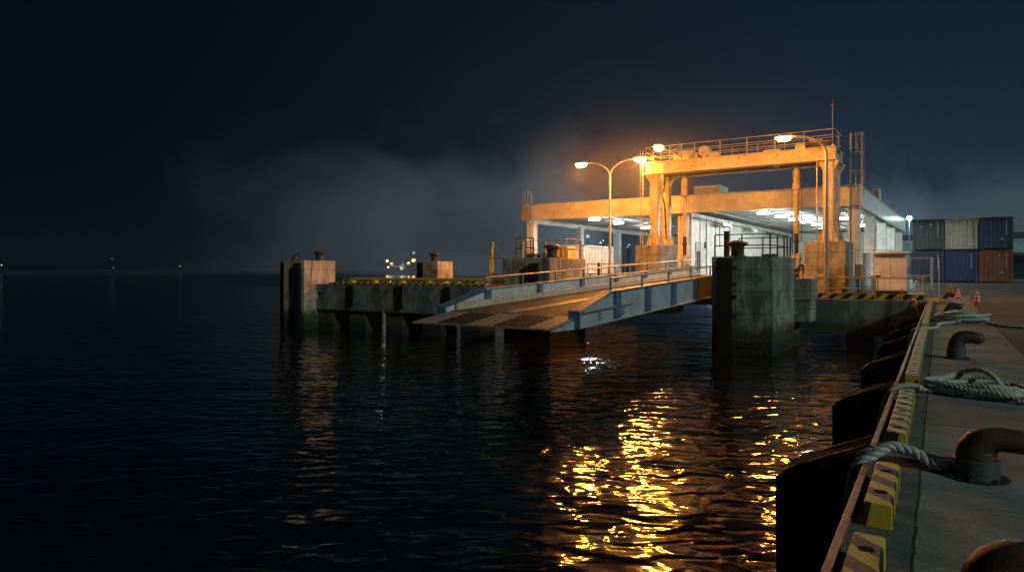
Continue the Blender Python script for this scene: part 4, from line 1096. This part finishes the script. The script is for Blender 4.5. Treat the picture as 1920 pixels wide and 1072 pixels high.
# dark far warehouse
t = thing('far_warehouse', 'long dark warehouse across the harbour behind the jetty', 'building', (*far(px(880,500),500)[:2],WATER))
b = MB(); farbox(b, px(811,500),px(1000,500),500,540,WATER,pz(472,500)); b.build('wall', M['farwall'], t)
b = MB(); farbox(b, px(790,500),px(811,500)-.01,502,540,WATER,pz(482,500)); b.build('annex', M['farwall'], t)
b = MB(); farbox(b, px(809,500),px(1002,500),498.5,541,pz(472,500)+.01,pz(470.8,500)); b.build('roof', M['land'], t)
# lamps seen through the shed
for u, v, l, r in ((1102,443,'bright lamp on a mast seen through the shed columns',1.5), (1126,455,'cluster lamp seen between the two shed columns',1.0), (1180,459,'small plant lamp beyond the shed columns',.6), (1177,463,'low plant lamp beyond the shed columns',.6), (1131,451,'upper cluster lamp between the shed columns',.7)):
    port_lamp(u, v, l, M['port_dim'], r*.3, 190)
# hills / dark ground behind the shed
b = MB(); farbox(b, px(1080,420),px(1330,420),420,470,WATER,4.0)
tag(struct(b.build('hills', M['land'])), 'dark low ground behind the terminal', 'hills')

# ------------------------------------------------------------------ air: haze and smoke
def volbox(name, lo, hi, mat, label, cat, rot=0.):
    b = MB(); b.box(*[v for p in zip(lo, hi) for v in p])
    o = b.build(name, mat, smooth=False); o['kind'] = 'stuff'; o['label'] = label; o['category'] = cat
    o.rotation_euler = (0,0,rot); return o
m, nt, out = newmat('thin_night_haze'); g = G(nt)
v = g.n('ShaderNodeVolumePrincipled'); v.inputs['Color'].default_value = (.62,.82,1,1); v.inputs['Density'].default_value = .00035; v.inputs['Anisotropy'].default_value = .6
g.l(v.outputs[0], out.inputs['Volume'])
volbox('haze', (-900,-200,-6), (500,900,34), m, 'thin night haze over the harbour', 'haze')

def smokemat(name, scale, dens, thr, xlo, xhi, zpow, seed, col=(.9,.92,.95)):
    m, nt, out = newmat(name); g = G(nt)
    tc = g.n('ShaderNodeTexCoord'); gen = tc.outputs['Generated']; P = tc.outputs['Object']
    n1 = g.noise(g.map(P, (1,1,1.25), loc=(seed,seed*2,0)), scale, 8, .64, .9)
    e = g.xyz(gen)
    ex = g.math('MULTIPLY', g.ramp(e[0], 0., xlo), g.ramp(e[0], 1., xhi))
    ez = g.math('MULTIPLY', g.ramp(e[2], 1., .15), g.ramp(e[2], .0, .05))
    ey = g.math('MULTIPLY', g.ramp(e[1], 0., .25), g.ramp(e[1], 1., .75))
    env = g.math('MULTIPLY', g.math('MULTIPLY', ex, ey), g.math('POWER', ez, zpow))
    t = g.math('SUBTRACT', g.math('ADD', n1, g.math('MULTIPLY', env, .35)), thr)
    d = g.math('MULTIPLY', g.math('MULTIPLY', g.math('MAXIMUM', t, 0.), env), dens)
    v = g.n('ShaderNodeVolumePrincipled'); v.inputs['Color'].default_value = (*col,1); v.inputs['Anisotropy'].default_value = .45
    g.l(d, v.inputs['Density']); g.l(v.outputs[0], out.inputs['Volume'])
    return m
volbox('smoke', (-130,150,-1), (40,235,54), smokemat('drifting_smoke', .030, .15, .605, .65, .8, 1., 6.5), 'pale smoke drifting over the harbour beyond the jetty', 'smoke', th)
volbox('smoke', (70,150,2), (230,210,46), smokemat('drifting_smoke_yard', .035, .16, .62, .25, .6, 1., 9.), 'pale smoke behind the container stack', 'smoke', th)

M['lampmist'] = smokemat('mist_drifting_past_lamps', .10, .011, .38, .45, .45, 1., 5., (.95,.95,.95))  # local mist, also shaped smooth to give the lamps halos
M['lampmist'].cycles.volume_step_rate = .5
volbox('smoke', (-30,35,5.5), (-2,51,15.5), M['lampmist'], 'thin mist drifting past the orange lamps', 'smoke')

# ------------------------------------------------------------------ lights
def point(name, loc, col, W, r=.3):
    l = bpy.data.lights.new(name, 'POINT'); l.color = col; l.energy = W; l.shadow_soft_size = r
    o = bpy.data.objects.new(name, l); o.location = loc; COL.objects.link(o); return o
# added lights without fixtures, by the berth and hidden, to light the smoke
point('smoke_light', far(px(757,262),262,7), (.86,.95,1), 15000, 1.)
point('smoke_light', far(75,255,6), (.58,.84,1), 115000, .35)
point('yard_smoke_light', (60,238,10), (.66,.88,1), 85000, 1.)
s = bpy.data.lights.new('quay_light_sun', 'SUN'); s.energy = 1.0; s.angle = R(3); s.color = (.80,1.0,.93)  # sun lamp standing in for the unseen quay light
so = bpy.data.objects.new('quay_light_sun', s); COL.objects.link(so)
so.rotation_euler = Vector((-1.0,.36,-.52)).to_track_quat('-Z','Y').to_euler()

# ------------------------------------------------------------------ sky
w = bpy.data.worlds.new('World'); sc.world = w; w.use_nodes = True
nt = w.node_tree; nt.nodes.clear(); g = G(nt)
wo = g.n('ShaderNodeOutputWorld'); bg = g.n('ShaderNodeBackground')
d = g.n('ShaderNodeTexCoord').outputs['Generated']; e = g.xyz(d)
up = g.ramp(e[2], .0, .42)
c = g.mix(up, (.0075,.0200,.0370), (.0022,.0100,.0200))
# darker out to sea, lighter over the town
dp = g.n('ShaderNodeVectorMath', operation='DOT_PRODUCT'); g.l(d, dp.inputs[0]); dp.inputs[1].default_value = (math.cos(R(20)), math.sin(R(20)), 0)
side = g.ramp(dp.outputs['Value'], -.75, .35)
c = g.mix(side, g.mix(up, (.0008,.0034,.0060), (.0008,.0030,.0056)), c)
g.l(c, bg.inputs[0]); bg.inputs[1].default_value = 1.
g.l(bg.outputs[0], wo.inputs[0])

# ------------------------------------------------------------------ camera and render
cam = bpy.data.cameras.new('camera'); co = bpy.data.objects.new('camera', cam); COL.objects.link(co)
co.location = (0,0,CAM_H); co.rotation_euler = (R(90), 0, th)
cam.sensor_width = 36; cam.lens = 1310/1920*36; cam.shift_y = -28/1920; cam.clip_start = .05; cam.clip_end = 6000
sc.camera = co
sc.render.engine = 'CYCLES'
cy = sc.cycles
cy.use_denoising = True; cy.denoiser = 'OPENIMAGEDENOISE'
cy.max_bounces = 6; cy.diffuse_bounces = 2; cy.glossy_bounces = 3; cy.transmission_bounces = 2; cy.volume_bounces = 0
cy.sample_clamp_indirect = 12; cy.caustics_reflective = False; cy.caustics_refractive = False
cy.volume_step_rate = 1; cy.volume_max_steps = 256
cy.use_adaptive_sampling = True; cy.adaptive_threshold = .015
sc.view_settings.view_transform = 'Standard'; sc.view_settings.look = 'None'; sc.view_settings.exposure = 0; sc.view_settings.gamma = 1
